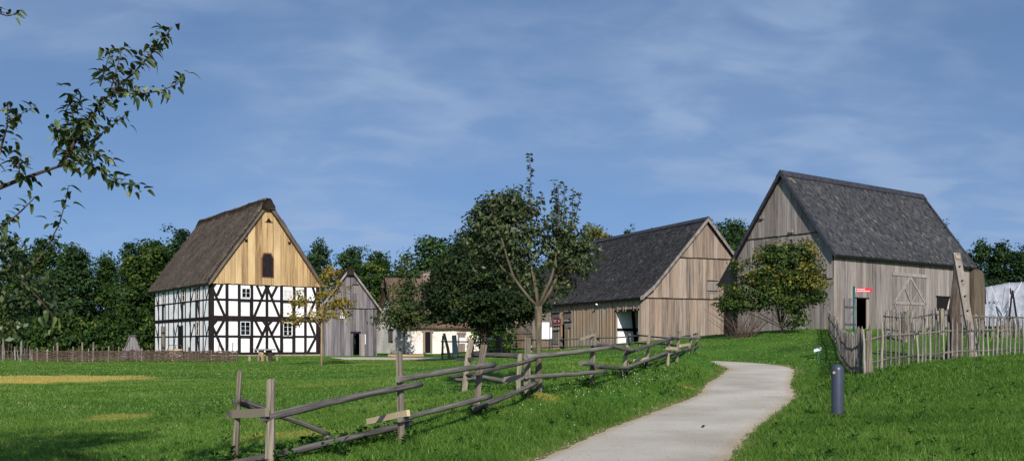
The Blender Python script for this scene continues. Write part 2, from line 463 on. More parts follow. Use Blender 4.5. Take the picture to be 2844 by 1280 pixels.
PATH = [(-2.9, -2.0, 0.0), (-1.5, 4.0, 0.0), (-0.1, 8.0, 0.02), (1.57, 12.9, 0.05), (2.83, 16.7, 0.09), (4.33, 20.6, 0.23), (6.0, 25.0, 0.28),
        (7.2, 29.6, 0.36), (8.75, 34.6, 0.54), (9.75, 38.5, 0.70), (9.5, 41.6, 0.80), (7.6, 44.3, 0.86), (4.6, 46.4, 0.92), (1.0, 48.5, 0.95)]
for x, y, z in PATH:
    CTRL.append((x, y, z))
for x, y, z in PATH[1:9]:
    CTRL.append((x + 1.3, y - 0.5, z)); CTRL.append((x - 1.3, y + 0.5, z + 0.03))
for a in [(655, 1285, 11.9), (750, 1288, 11.5), (1110, 1222, 13.2), (1330, 1150, 16.0), (1465, 1108, 18.5), (1495, 1088, 19.6), (1645, 1069, 21.7),
          (1733, 1044, 25), (1796, 1021, 28.5), (1855, 1011, 32), (1884, 1003, 35.5), (1914, 991, 39), (1932, 978, 42), (1865, 966, 50),
          (1776, 962, 59), (1559, 973, 66), (1393, 984, 70), (1228, 1000, 71), (1285, 1090, 22), (1952, 968, 40.5), (1985, 984, 40.3), (1940, 975, 38),
          (2326, 1160, 18), (2844, 1280, 11.0), (2600, 1170, 16.5), (2844, 1130, 18), (2250, 1280, 11.6),
          (2398, 1037, 26), (2480, 1020, 27.5), (2600, 1006, 29.6), (2700, 997, 31.4), (2844, 993, 34),
          (2270, 998, 42), (2255, 1010, 38), (2320, 960, 45), (2305, 915, 60), (2150, 955, 52), (2060, 972, 50),
          (2230, 914, 62), (2315, 917, 63.5), (2049, 929, 69), (2500, 930, 45), (2700, 935, 45), (2844, 940, 45), (2690, 915, 73), (2900, 920, 75),
          (1778, 949, 70), (1714, 957, 73), (1407, 967, 92), (2125, 940, 74), (1560, 975, 58), (1640, 985, 45), (1560, 1003, 35), (1700, 990, 40),
          (300, 1280, 12.4), (300, 1130, 21), (0, 1130, 21), (900, 1130, 21), (600, 1200, 16), (330, 1052, 35), (0, 1052, 35), (900, 1055, 33), (1200, 1048, 34), (700, 1028, 48), (1100, 1020, 52), (200, 1024, 50),
          (100, 1004, 66), (640, 1004, 66), (400, 1004, 66), (893, 1000, 71), (720, 1003, 69), (583, 988, 74), (887, 988, 79), (429, 988, 88), (700, 986, 95),
          (930, 988, 79), (1046, 988, 80), (1130, 1001, 74), (1113, 982, 87), (1343, 977, 91), (1250, 992, 80), (1350, 1000, 60), (1300, 1012, 50), (10, 1000, 75), (200, 985, 95), (-300, 1100, 25), (-300, 1000, 70)]:
    cp(*a)
for x, y, z in [(0, 0, 0), (12, 0, 0.1), (-12, 0, 0), (8, 6, 0.12), (-8, 6, 0.05), (0, -14, 0), (30, 10, 0.7), (40, 40, 1.6), (-40, 30, 0.5), (-30, 5, 0.1)]:
    CTRL.append((x, y, z))
for k in range(16):
    a = 2 * math.pi * k / 16
    CTRL.append((125 * math.sin(a), 45 + 125 * math.cos(a), 1.2 + 1.2 * math.sin(a)))
_c = np.array(CTRL)


def _phi(d2):
    return 0.5 * d2 * np.log(d2 + 1e-9)


_n = len(_c)
_d2 = ((_c[:, None, :2] - _c[None, :, :2]) ** 2).sum(-1)
_A = np.zeros((_n + 3, _n + 3)); _A[:_n, :_n] = _phi(_d2) + np.eye(_n) * 1.2
_A[:_n, _n] = 1; _A[:_n, _n + 1:] = _c[:, :2]; _A[_n, :_n] = 1; _A[_n + 1:, :_n] = _c[:, :2].T
_w = np.linalg.solve(_A, np.concatenate([_c[:, 2], np.zeros(3)]))


def tps(xy):
    out = np.empty(len(xy))
    for s in range(0, len(xy), 20000):
        q = xy[s:s + 20000]
        d2 = ((q[:, None, :] - _c[None, :, :2]) ** 2).sum(-1)
        out[s:s + 20000] = _phi(d2) @ _w[:_n] + _w[_n] + q @ _w[_n + 1:]
    r = np.hypot(xy[:, 0], xy[:, 1] - 45)
    k = np.clip((r - 100) / 40, 0, 1); k = k * k * (3 - 2 * k)
    return out * (1 - k) + 1.2 * k


# path centre line, resampled
def spline(pts, step):
    pts = [np.array(p, float) for p in pts]
    pts = [2 * pts[0] - pts[1]] + pts + [2 * pts[-1] - pts[-2]]
    out = []
    for i in range(1, len(pts) - 2):
        p0, p1, p2, p3 = pts[i - 1:i + 3]
        n = max(2, int(np.linalg.norm(p2 - p1) / step))
        for k in range(n):
            t = k / n
            out.append(0.5 * (2 * p1 + (p2 - p0) * t + (2 * p0 - 5 * p1 + 4 * p2 - p3) * t * t + (3 * p1 - p0 - 3 * p2 + p3) * t ** 3))
    out.append(pts[-2])
    return np.array(out)


PC = spline([(x, y) for x, y, z in PATH], 0.3)
PATH_HW = 1.32


def path_dist(xy):
    out = np.full(len(xy), 99.0)
    sel = np.where((xy[:, 1] < 55) & (xy[:, 1] > -5) & (xy[:, 0] > -8) & (xy[:, 0] < 15))[0]
    for s in range(0, len(sel), 20000):
        q = xy[sel[s:s + 20000]]
        out[sel[s:s + 20000]] = np.sqrt(((q[:, None, :] - PC[None]) ** 2).sum(-1)).min(1)
    return out


def wob(x, y, f=1.0):
    return (np.sin(x * 1.3 * f + 2 * np.sin(y * 0.7 * f)) + np.sin(y * 1.7 * f + 1.3 * np.sin(x * 0.9 * f) + 1) + np.sin((x + y) * 2.9 * f + 2.1)) / 3


xs = np.concatenate([[-3500, -2000, -1000, -500, -250, -150, -110, -90, -75], np.arange(-62, -24, 1.0), np.arange(-24, 26, 0.4), np.arange(26, 64, 1.0), [75, 90, 110, 150, 250, 500, 1000, 2000, 3500]])
ys = np.concatenate([[-3000, -1500, -700, -300, -120, -60, -30, -20], np.arange(-14, 6, 1.0), np.arange(6, 62, 0.4), np.arange(62, 110, 1.2), [112, 120, 135, 160, 250, 500, 1000, 2000, 4500]])
gx, gy = np.meshgrid(xs, ys)
gxy = np.stack([gx.ravel(), gy.ravel()], 1)
GZ = tps(gxy)
pd = path_dist(gxy)
near = (gxy[:, 1] > 5) & (gxy[:, 1] < 62)
GZ = GZ + np.where(near, 0.018 * wob(gxy[:, 0], gxy[:, 1]) * np.clip(pd - 1.2, 0, 1), 0)
# the path bed rises evenly, so level the ground across it
_sel = np.where(pd < 3.2)[0]
_pz = np.interp(np.arange(len(PC)) / (len(PC) - 1), np.linspace(0, 1, 9), [0, .0, .02, .09, .20, .36, .62, .84, .95])
_s = np.linalg.norm(np.diff(PC, axis=0), axis=1); _s = np.concatenate([[0], np.cumsum(_s)])
_ctl = [(0, 0), (10.5, .02), (15.6, .05), (19.6, .09), (23.8, .18), (28.4, .27), (33.1, .38), (38.4, .54), (42.4, .68), (45.5, .78), (49, .86), (60, .95)]
_pz = np.interp(_s, [c_[0] for c_ in _ctl], [c_[1] for c_ in _ctl])
_k = np.hanning(31); _k /= _k.sum()
_pz = np.convolve(np.pad(_pz, 15, mode='edge'), _k, mode='valid')
_ni = ((gxy[_sel][:, None, :] - PC[None]) ** 2).sum(-1).argmin(1)
_w2 = np.clip((2.3 - pd[_sel]) / 0.9, 0, 1); _w2 = _w2 * _w2 * (3 - 2 * _w2)
GZ[_sel] = GZ[_sel] * (1 - _w2) + _pz[_ni] * _w2
GZS = GZ.reshape(gx.shape).copy()
GZ = GZ - 0.05 * np.clip((PATH_HW - 0.12 - pd) / 0.3, 0, 1)


def gzs(xy):
    xy = np.atleast_2d(np.array(xy, float))
    i = np.clip(np.searchsorted(xs, xy[:, 0]) - 1, 0, len(xs) - 2)
    j = np.clip(np.searchsorted(ys, xy[:, 1]) - 1, 0, len(ys) - 2)
    fx = (xy[:, 0] - xs[i]) / (xs[i + 1] - xs[i]); fy = (xy[:, 1] - ys[j]) / (ys[j + 1] - ys[j])
    return (GZS[j, i] * (1 - fx) * (1 - fy) + GZS[j, i + 1] * fx * (1 - fy) + GZS[j + 1, i] * (1 - fx) * fy + GZS[j + 1, i + 1] * fx * fy)


def gz(x, y):
    return float(gzs([(x, y)])[0])


def G(px, d, dz=0.0):
    x = (px - CX) * d / F
    return Vector((x, d, gz(x, d) + dz))


PATCHES = [(-17.5, 35.0, 4.6, 4.6, 0.9), (-7.7, 19.2, 0.6, 0.8, 0.4), (-3.3, 14.3, 0.7, 0.5, 0.35), (-16.0, 28, 2.2, 0.7, 0.15), (-9.5, 16.0, 0.9, 0.6, 0.2),
           (0.6, 19.0, 0.35, 0.5, 0.5), (4.6, 62, 2.0, 1.0, 0.4), (-12.5, 46, 3, 1.2, 0.1), (-9.8, 64, 2.5, 1.0, 0.3), (-5, 27, 1.6, 0.8, 0.1), (5.0, 27.2, 0.4, 0.4, 0.4)]


def dryness(x, y):
    d = np.zeros(len(x))
    for cx, cy, rx, ry, a in PATCHES:
        r = np.sqrt(((x - cx) / rx) ** 2 + ((y - cy) / ry) ** 2) + 0.16 * wob(x, y, 2.3) + 0.16 * wob(x + 3, y * 1.7, 6.1)
        d = np.maximum(d, a * np.clip((1.08 - r) / 0.3, 0, 1))
    return d


nx, ny = len(xs), len(ys)
ii = (np.arange(ny - 1)[:, None] * nx + np.arange(nx - 1)[None, :]).ravel()
quads = np.stack([ii, ii + 1, ii + 1 + nx, ii + nx], 1)
me = fast_mesh('ground', np.column_stack([gxy, GZ]), 4, quads.ravel(),
               {'dry': dryness(gxy[:, 0], gxy[:, 1]), 'edge': np.clip(1.0 - np.abs(pd - PATH_HW) / 0.35, 0, 1)})
me.polygons.foreach_set('use_smooth', [True] * len(me.polygons))
m, t, b = newmat('meadow', 0.9, 0.1)
g = nd(t, 'ShaderNodeNewGeometry')
n1 = nd(t, 'ShaderNodeTexNoise', i_Scale=0.25, i_Detail=6.0, i_Roughness=0.6)
n2 = nd(t, 'ShaderNodeTexNoise', i_Scale=3.5, i_Detail=6.0, i_Roughness=0.7)
n3 = nd(t, 'ShaderNodeTexNoise', i_Scale=24.0, i_Detail=4.0, i_Roughness=0.7)
for n in (n1, n2, n3): lk(t, g.outputs['Position'], n.inputs['Vector'])
a1 = nd(t, 'ShaderNodeMath', operation='MULTIPLY_ADD'); a1.inputs[1].default_value = 0.7
lk(t, n2.outputs[0], a1.inputs[0]); lk(t, n1.outputs[0], a1.inputs[2])
a2 = nd(t, 'ShaderNodeMath', operation='MULTIPLY_ADD'); a2.inputs[1].default_value = 0.7
lk(t, n3.outputs[0], a2.inputs[0]); lk(t, a1.outputs[0], a2.inputs[2])
a3 = nd(t, 'ShaderNodeMath', operation='MULTIPLY'); a3.inputs[1].default_value = 0.42
lk(t, a2.outputs[0], a3.inputs[0])
rp = ramp(t, [(0.32, lin(36, 64, 20)), (0.5, lin(66, 104, 34)), (0.66, lin(100, 136, 52)), (0.8, lin(126, 142, 70))])
lk(t, a3.outputs[0], rp.inputs[0])
ad = nd(t, 'ShaderNodeAttribute', attribute_name='dry')
mx = nd(t, 'ShaderNodeMixRGB'); mx.inputs[2].default_value = lin(186, 166, 90)
lk(t, ad.outputs['Fac'], mx.inputs[0]); lk(t, rp.outputs[0], mx.inputs[1])
ae = nd(t, 'ShaderNodeAttribute', attribute_name='edge')
mx2 = nd(t, 'ShaderNodeMixRGB'); mx2.inputs[2].default_value = lin(150, 130, 94)
aem = nd(t, 'ShaderNodeMath', operation='MULTIPLY'); aem.inputs[1].default_value = 0.7
lk(t, ae.outputs['Fac'], aem.inputs[0])
lk(t, aem.outputs[0], mx2.inputs[0]); lk(t, mx.outputs[0], mx2.inputs[1])
lk(t, mx2.outputs[0], b.inputs['Base Color'])
bump(t, b, a2.outputs[0], 0.9, 0.06)
link('ground', me, m, kind='structure', label='green meadow rising towards the farm buildings')


def ribbon(name, C, hw, mat, lift, cross=8, jit=0.02, **kw):
    T = np.gradient(C, axis=0); T /= np.linalg.norm(T, axis=1)[:, None]
    Nn = np.stack([-T[:, 1], T[:, 0]], 1)
    rows = []
    e = np.zeros((len(C), cross + 1))
    for k in range(cross + 1):
        s = -1 + 2 * k / cross
        w = hw * s
        if k in (0, cross):
            w = w + jit * s * np.array([wob(np.array([p[0]]), np.array([p[1]]), 2.4)[0] for p in C]) + NR.uniform(-0.04, 0.04, len(C))
        rows.append(C + Nn * np.reshape(w, (-1, 1)) if np.ndim(w) else C + Nn * w)
        e[:, k] = abs(s)
    A = np.stack(rows, 1)
    fl = A.reshape(-1, 2)
    z = gzs(fl).reshape(A.shape[:2])
    k_ = np.hanning(25); k_ /= k_.sum()
    z = np.stack([np.convolve(np.pad(z[:, c], 12, mode='edge'), k_, mode='valid') for c in range(z.shape[1])], 1) if len(C) > 60 else z
    z = np.maximum(z.ravel(), gzs(fl) - .03) + lift
    crown = np.where(e.ravel() > 0.95, -0.03, 0.0)
    n = len(C); c1 = cross + 1
    ii = (np.arange(n - 1)[:, None] * c1 + np.arange(cross)[None, :]).ravel()
    q = np.stack([ii, ii + 1, ii + 1 + c1, ii + c1], 1)
    me = fast_mesh(name, np.column_stack([fl, z + crown]), 4, q.ravel(), {'edge': e.ravel()})
    me.polygons.foreach_set('use_smooth', [True] * len(me.polygons))
    return link(name, me, mat, **kw)


m, t, b = newmat('gravel', 0.95, 0.1)
g = nd(t, 'ShaderNodeNewGeometry')
n1 = nd(t, 'ShaderNodeTexNoise', i_Scale=0.5, i_Detail=3.0, i_Roughness=0.5)
n2 = nd(t, 'ShaderNodeTexNoise', i_Scale=30.0, i_Detail=4.0, i_Roughness=0.75)
vo = nd(t, 'ShaderNodeTexVoronoi', i_Scale=45.0)
for n in (n1, n2, vo): lk(t, g.outputs['Position'], n.inputs['Vector'])
a1 = nd(t, 'ShaderNodeMath', operation='MULTIPLY_ADD'); a1.inputs[1].default_value = 0.8
lk(t, n2.outputs[0], a1.inputs[0]); lk(t, n1.outputs[0], a1.inputs[2])
a3 = nd(t, 'ShaderNodeMath', operation='MULTIPLY'); a3.inputs[1].default_value = 0.55
lk(t, a1.outputs[0], a3.inputs[0])
rp = ramp(t, [(0.34, lin(160, 151, 136)), (0.5, lin(186, 179, 165)), (0.66, lin(204, 198, 186))])
lk(t, a3.outputs[0], rp.inputs[0])
ae = nd(t, 'ShaderNodeAttribute', attribute_name='edge')
mr = nd(t, 'ShaderNodeMapRange'); mr.inputs['From Min'].default_value = 0.72; mr.inputs['From Max'].default_value = 1.0; mr.inputs['To Max'].default_value = 0.75
lk(t, ae.outputs['Fac'], mr.inputs[0])
mx = nd(t, 'ShaderNodeMixRGB'); mx.inputs[2].default_value = lin(168, 140, 100)
lk(t, mr.outputs[0], mx.inputs[0]); lk(t, rp.outputs[0], mx.inputs[1])
lk(t, mx.outputs[0], b.inputs['Base Color'])
bump(t, b, a1.outputs[0], 0.6, 0.02)
M['gravel'] = m
ribbon('path', PC, PATH_HW, M['gravel'], 0.012, kind='structure', label='pale gravel path curving up between the fences')
yard = spline([(-13.5, 74.5), (-10.2, 76.5), (-6.8, 77.5), (-4.4, 77.0)], 0.4)
ribbon('path', yard, 1.9, M['gravel'], 0.03, kind='structure', label='strip of pale gravel yard before the white cottage')


pb = MB(); r = np.random.default_rng(4)
for k in range(1500):
    q = PC[r.integers(26, 100)]; q2 = PC[min(len(PC) - 1, 27 + r.integers(0, 70))]
    s = r.choice([-1, 1]) * (PATH_HW - abs(r.normal(0, .35))) if r.random() < .7 else r.uniform(-1.1, 1.1)
    x, y = q[0] + s * .93 + r.normal(0, .05), q[1] - s * .35 + r.normal(0, .1)
    if path_dist(np.array([[x, y]]))[0] > PATH_HW + .05: continue
    c = V(x, y, gz(x, y) + .014); e = r.uniform(.006, .017)
    b0 = len(pb.v)
    pb.v += [c + V(e, 0, 0), c + V(0, e * .8, 0), c + V(-e, 0, 0), c + V(0, -e * .9, 0), c + V(0, 0, e * .8)]
    pb.f += [[b0, b0 + 1, b0 + 4], [b0 + 1, b0 + 2, b0 + 4], [b0 + 2, b0 + 3, b0 + 4], [b0 + 3, b0, b0 + 4]]
pb.build('pebbles', M['stone'], kind='stuff', label='loose pebbles scattered on the gravel path', cat='pebbles')
# ---------------------------------------------------------------- grass
def blades(n, x0, x1, y0, y1, w, h, seg, seed, wedge=0.62):
    r = np.random.default_rng(seed)
    x = r.uniform(x0, x1, n); y = np.sqrt(r.uniform(y0 * y0, y1 * y1, n))
    k = np.abs(x) < wedge * y + 2
    x, y = x[k], y[k]
    d = path_dist(np.column_stack([x, y]))
    keep = d > PATH_HW - 0.02 + 0.04 * wob(x, y, 2.0) + r.uniform(-0.1, 0.14, len(x))
    yd = np.abs((y - 76.3) / 1.7) + np.abs((x + 9.2) / 6) ** 4
    keep &= ~(yd < 1)
    x, y, d = x[keep], y[keep], d[keep]
    n = len(x)
    z = gzs(np.column_stack([x, y]))
    dry = np.clip(dryness(x, y) + r.uniform(-0.2, 0.2, n) * (dryness(x, y) > 0.05), 0, 1)
    patch = 0.5 + 0.5 * wob(x, y, 0.9)
    patch2 = 0.5 + 0.5 * wob(x + 13, y - 5, 3.1)
    bank = np.exp(-((d - 2.1) / 1.3) ** 2) * (y < 48)
    right = np.clip((x - 4.5) / 2, 0, 1) * (y < 30)
    hh = h * (0.45 + 0.75 * patch * patch2 + 0.9 * bank * patch2 + 0.35 * right) * r.uniform(0.5, 1.35, n) * (1 - 0.35 * dry)
    ww = w * r.uniform(0.7, 1.3, n)
    a = r.uniform(0, 2 * np.pi, n)
    side = np.column_stack([np.cos(a), np.sin(a), np.zeros(n)]) * ww[:, None] / 2
    la = r.uniform(0, 2 * np.pi, n); ln = r.uniform(0.2, 1.2, n) * hh
    lean = np.column_stack([np.cos(la) * ln, np.sin(la) * ln, np.zeros(n)])
    base = np.column_stack([x, y, z - 0.01])
    up = np.zeros((n, 3)); up[:, 2] = hh
    rnd = np.clip(r.normal(0.5, 0.2, n) + 0.08 - 0.16 * np.maximum(bank, right) , 0, 1)
    if seg == 2:
        v = np.stack([base - side, base + side, base + up * 0.62 + lean * 0.35 + side * 0.7, base + up * 0.62 + lean * 0.35 - side * 0.7, base + up + lean], 1)
        b0 = np.arange(n)[:, None] * 5
        idx = np.concatenate([b0 + np.array([[0, 1, 2]]), b0 + np.array([[0, 2, 3]]), b0 + np.array([[3, 2, 4]])], 1)
        k = 5
    else:
        v = np.stack([base - side, base + side, base + up + lean], 1)
        idx = np.arange(n)[:, None] * 3 + np.array([[0, 1, 2]])
        k = 3
    return v.reshape(-1, 3), idx.ravel(), np.repeat(rnd, k), np.repeat(dry, k)


vs, ix, rn, dr = [], [], [], []
off = 0
for a in [(330000, -12, 12, 9.0, 19.5, 0.008, 0.085, 2, 1), (250000, -21, 21, 19.5, 34, 0.020, 0.085, 1, 2), (200000, -42, 34, 34, 78, 0.045, 0.085, 1, 3)]:
    v, i, r_, d_ = blades(*a)
    vs.append(v); ix.append(i + off); rn.append(r_); dr.append(d_); off += len(v)
me = fast_mesh('grass', np.concatenate(vs), 3, np.concatenate(ix), {'rnd': np.concatenate(rn), 'dry': np.concatenate(dr)})
link('grass', me, M['grass'], kind='stuff', label='short green grass with straw coloured patches', cat='grass')
# leafy weeds among the grass
r = np.random.default_rng(9)
wl = []; wr = []
spots = []
for k in range(620):
    q = PC[r.integers(30, 120)]; s = r.choice([-1, 1]) * r.uniform(1.5, 4.2) if r.random() < .7 else r.uniform(2, 9)
    spots.append((q[0] + s * .93, q[1] - s * .35, r.uniform(.5, 1.0)))
for k in range(260):
    spots.append((r.uniform(-7, 0), r.uniform(11, 24), r.uniform(.3, .7)))
for k in range(40):
    a_ = r.random(); spots.append((-2.6 + 1.2 * a_ + r.normal(0, .2), 12.2 + 1.6 * a_ + r.normal(0, .2), r.uniform(.8, 1.5)))
for px_, d_0 in ((655, 11.9), (750, 11.5), (1112, 13.2), (1322, 16.0), (1463, 18.5), (1495, 19.5), (1645, 21.7), (1732, 25.0), (1795, 28.5)):
    for k in range(9):
        spots.append(((px_ - CX) * d_0 / F + r.normal(0, .12), d_0 + r.normal(-.04, .1), r.uniform(.7, 1.5)))
for x, y, s in spots:
    if y < 9 or path_dist(np.array([[x, y]]))[0] < PATH_HW + .15: continue
    z = gz(x, y); n = r.integers(7, 18); tint = r.uniform(0, .5)
    for j in range(n):
        a_ = r.uniform(0, 6.28); L_ = r.uniform(.05, .11) * s; e_ = r.uniform(.2, 1.1); w_ = L_ * r.uniform(.18, .32)
        h0_ = r.uniform(0, .10) * s
        d_ = np.array([math.cos(a_) * math.cos(e_), math.sin(a_) * math.cos(e_), math.sin(e_)]); sd_ = np.array([-math.sin(a_), math.cos(a_), 0])
        p0 = np.array([x, y, z + h0_]) + d_ * .02
        wl += [p0, p0 + d_ * L_ * .55 + sd_ * w_, p0 + d_ * L_ + np.array([0, 0, -.25 * L_]), p0 + d_ * L_ * .55 - sd_ * w_]
        wr += [tint + r.uniform(0, .5)] * 4
wl = np.array(wl)
link('weeds', fast_mesh('weeds', wl, 4, np.arange(len(wl)), {'rnd': np.array(wr)}), M['weed'], kind='stuff', label='leafy green weeds scattered through the grass by the path', cat='weeds')
# clover flowers on the bank by the path
r = np.random.default_rng(5)
fl = MB()
for k in range(150):
    q = PC[r.integers(62, 118)]
    s = r.normal(-2.7, 0.55)
    tt = Vector((0.35, 0.93, 0))
    x, y = q[0] + s * 0.93, q[1] - s * 0.35
    if path_dist(np.array([[x, y]]))[0] < 1.6: continue
    z = gz(x, y) + r.uniform(0.06, 0.14); e = r.uniform(0.004, 0.008)
    c = Vector((x, y, z))
    fl.quad(c + V(-e, 0, -e), c + V(e, 0, -e), c + V(e, 0, e), c + V(-e, 0, e))
    fl.quad(c + V(-e, -e, 0), c + V(e, -e, 0), c + V(e, e, 0), c + V(-e, e, 0))
fl.build('flowers', M['flower'], kind='stuff', label='tiny white clover flowers on the bank beside the path', cat='flowers')


# ---------------------------------------------------------------- building helpers
class House:
    def __init__(s, name, px, py, d, rot, label, cat='house'):
        s.loc = P(px, py, d)
        s.rot = math.radians(rot)
        s.root = empty(name, s.loc, s.rot, label, cat)
        s.mi = (Matrix.Translation(s.loc) @ Matrix.Rotation(s.rot, 4, 'Z')).inverted()

    def wall(s, O, U, N):
        return Wall(s, Vector(O), Vector(U), Vector(N))


class Wall:
    """a wall plane in the building's own axes: u along it, v up, off outwards"""
    def __init__(s, h, O, U, N):
        s.h, s.O, s.U, s.N = h, O, U, N
        s.par = h.root

    def uv(s, px, py, off=0.0):
        o = s.h.mi @ Vector((0, 0, EYE))
        d = s.h.mi.to_3x3() @ Vector(((px - CX) / F, 1, (HY - py) / F))
        O = s.O + s.N * off
        k = (O - o).dot(s.N) / d.dot(s.N)
        q = o + d * k - O
        return q.dot(s.U), q.z

    def pt(s, u, v, off=0.0):
        return s.O + s.U * u + Vector((0, 0, v)) + s.N * off

    def rect(s, u0, u1, v0, v1, o0, o1, name, mat, parent=None, mb=None, **kw):
        m_ = mb or MB()
        m_.prism([s.pt(u0, v0, o0), s.pt(u1, v0, o0), s.pt(u1, v1, o0), s.pt(u0, v1, o0)], s.N * (o1 - o0))
        if mb: return mb
        return m_.build(name, mat, parent or s.par, **kw)

    def poly(s, uvs, o0, o1, name, mat, parent=None, **kw):
        return MB().prism([s.pt(u, v, o0) for u, v in uvs], s.N * (o1 - o0)).build(name, mat, parent or s.par, **kw)

    def beam(s, a, b, w, o0, o1, name='beam', mat=None, parent=None, mb=None, **kw):
        a = Vector(a); b = Vector(b)
        d = (b - a).normalized(); n = Vector((-d.y, d.x)) * w / 2
        q = [a - n, b - n, b + n, a + n]
        m_ = mb or MB()
        m_.prism([s.pt(p.x, p.y, o0) for p in q], s.N * (o1 - o0))
        if mb: return mb
        return m_.build(name, mat, parent or s.par, **kw)

    def boards(s, u0, u1, bw, vb, vt, mat, o0=0.0, th=0.03, openings=(), extra=(), name='board', parent=None, joined=None, gap=0.012, jit=0.012, batten=None):
        """vertical boards from u0 to u1, vb(u)..vt(u), cut round the openings"""
        edges = sorted(set([u0, u1] + [e for op in openings for e in op[:2]] + list(extra)))
        cols = []
        for a, b in zip(edges[:-1], edges[1:]):
            if b - a < 0.02: continue
            n = max(1, round((b - a) / bw))
            w = [R.uniform(0.72, 1.28) for _ in range(n)]
            k = (b - a) / sum(w); x = a
            for q in w:
                cols.append((x, x + q * k)); x += q * k
        for a, b in cols:
            mid = (a + b) / 2
            cuts = sorted([(op[2], op[3]) for op in openings if op[0] < mid < op[1]])
            lo = None; segs = []
            for c0, c1 in cuts:
                segs.append((lo, c0)); lo = c1
            segs.append((lo, None))
            for l, h in segs:
                a_, b_ = a + gap / 2, b - gap / 2
                l0, l1 = (vb(a_), vb(b_)) if l is None else (l, l)
                h0, h1 = (vt(a_), vt(b_)) if h is None else (h, h)
                if l is None:
                    dj = R.uniform(-0.02, 0.03); l0 += dj; l1 += dj
                if max(h0 - l0, h1 - l1) < 0.03: continue
                h0 = max(h0, l0 + 0.005); h1 = max(h1, l1 + 0.005)
                oo = o0 + R.uniform(-jit, jit)
                tl = R.uniform(-0.004, 0.004)
                fr = [s.pt(a_, l0, oo + th + tl), s.pt(b_, l1, oo + th - tl), s.pt(b_, h1, oo + th - tl), s.pt(a_, h0, oo + th + tl)]
                if joined is not None:
                    joined.prism(fr, -s.N * th)
                    if batten:
                        joined.prism([s.pt(b - batten / 2, l1, oo + th + 0.03), s.pt(b + batten / 2, l1, oo + th + 0.03), s.pt(b + batten / 2, h1 - 0.01, oo + th + 0.03), s.pt(b - batten / 2, h1 - 0.01, oo + th + 0.03)], -s.N * 0.03)
                else:
                    MB().prism(fr, -s.N * th).build(name, mat, parent or s.par)

    def backing(s, u0, u1, vb, vt, off, openings=(), extra=()):
        edges = sorted(set([u0, u1] + [e for op in openings for e in op[:2]] + list(extra)))
        m_ = MB()
        for a, b in zip(edges[:-1], edges[1:]):
            mid = (a + b) / 2; lo = None
            segs = []
            for c0, c1 in sorted([(op[2], op[3]) for op in openings if op[0] < mid < op[1]]):
                segs.append((lo, c0)); lo = c1
            segs.append((lo, None))
            for l, h in segs:
                l0, l1 = (vb(a), vb(b)) if l is None else (l, l)
                h0, h1 = (vt(a), vt(b)) if h is None else (h, h)
                if max(h0 - l0, h1 - l1) < 0.02: continue
                m_.quad(s.pt(a, l0, off), s.pt(b, l1, off), s.pt(b, max(h1, l1 + .001), off), s.pt(a, max(h0, l0 + .001), off))
        return m_.build('dark_gap_sheet', M['dark_inside'], s.par)  # added near-black sheet; its colour stands for shade in the board gaps

    def window(s, u0, u1, v0, v1, o, cols=2, rows=2, fw=0.07, bar=0.035, fmat=None, pmat=None, label=None):
        fm = fmat or M['white_paint']
        f = MB()
        s.rect(u0, u0 + fw, v0, v1, o, o + 0.05, '', None, mb=f); s.rect(u1 - fw, u1, v0, v1, o, o + 0.05, '', None, mb=f)
        s.rect(u0 + fw, u1 - fw, v0, v0 + fw, o, o + 0.048, '', None, mb=f); s.rect(u0 + fw, u1 - fw, v1 - fw, v1, o, o + 0.048, '', None, mb=f)
        w = f.build('window', fm, s.par, label=label)
        du, dv = (u1 - u0 - 2 * fw), (v1 - v0 - 2 * fw)
        for i in range(1, cols):
            c = u0 + fw + du * i / cols
            s.rect(c - bar, c + bar, v0 + fw, v1 - fw, o + 0.005, o + 0.045, 'mullion', fm, w)
        for j in range(1, rows):
            c = v0 + fw + dv * j / rows
            s.rect(u0 + fw, u1 - fw, c - bar * .45, c + bar * .45, o + 0.008, o + 0.040, 'glazing_bar', fm, w)
        for i in range(cols):
            for j in range(rows):
                s.rect(u0 + fw + du * i / cols, u0 + fw + du * (i + 1) / cols, v0 + fw + dv * j / rows, v0 + fw + dv * (j + 1) / rows, o + 0.008 + 0.001 * ((i + j) % 2), o + 0.016 + 0.001 * ((i + j) % 2), 'pane', pmat or M['glass'], w)
        return w


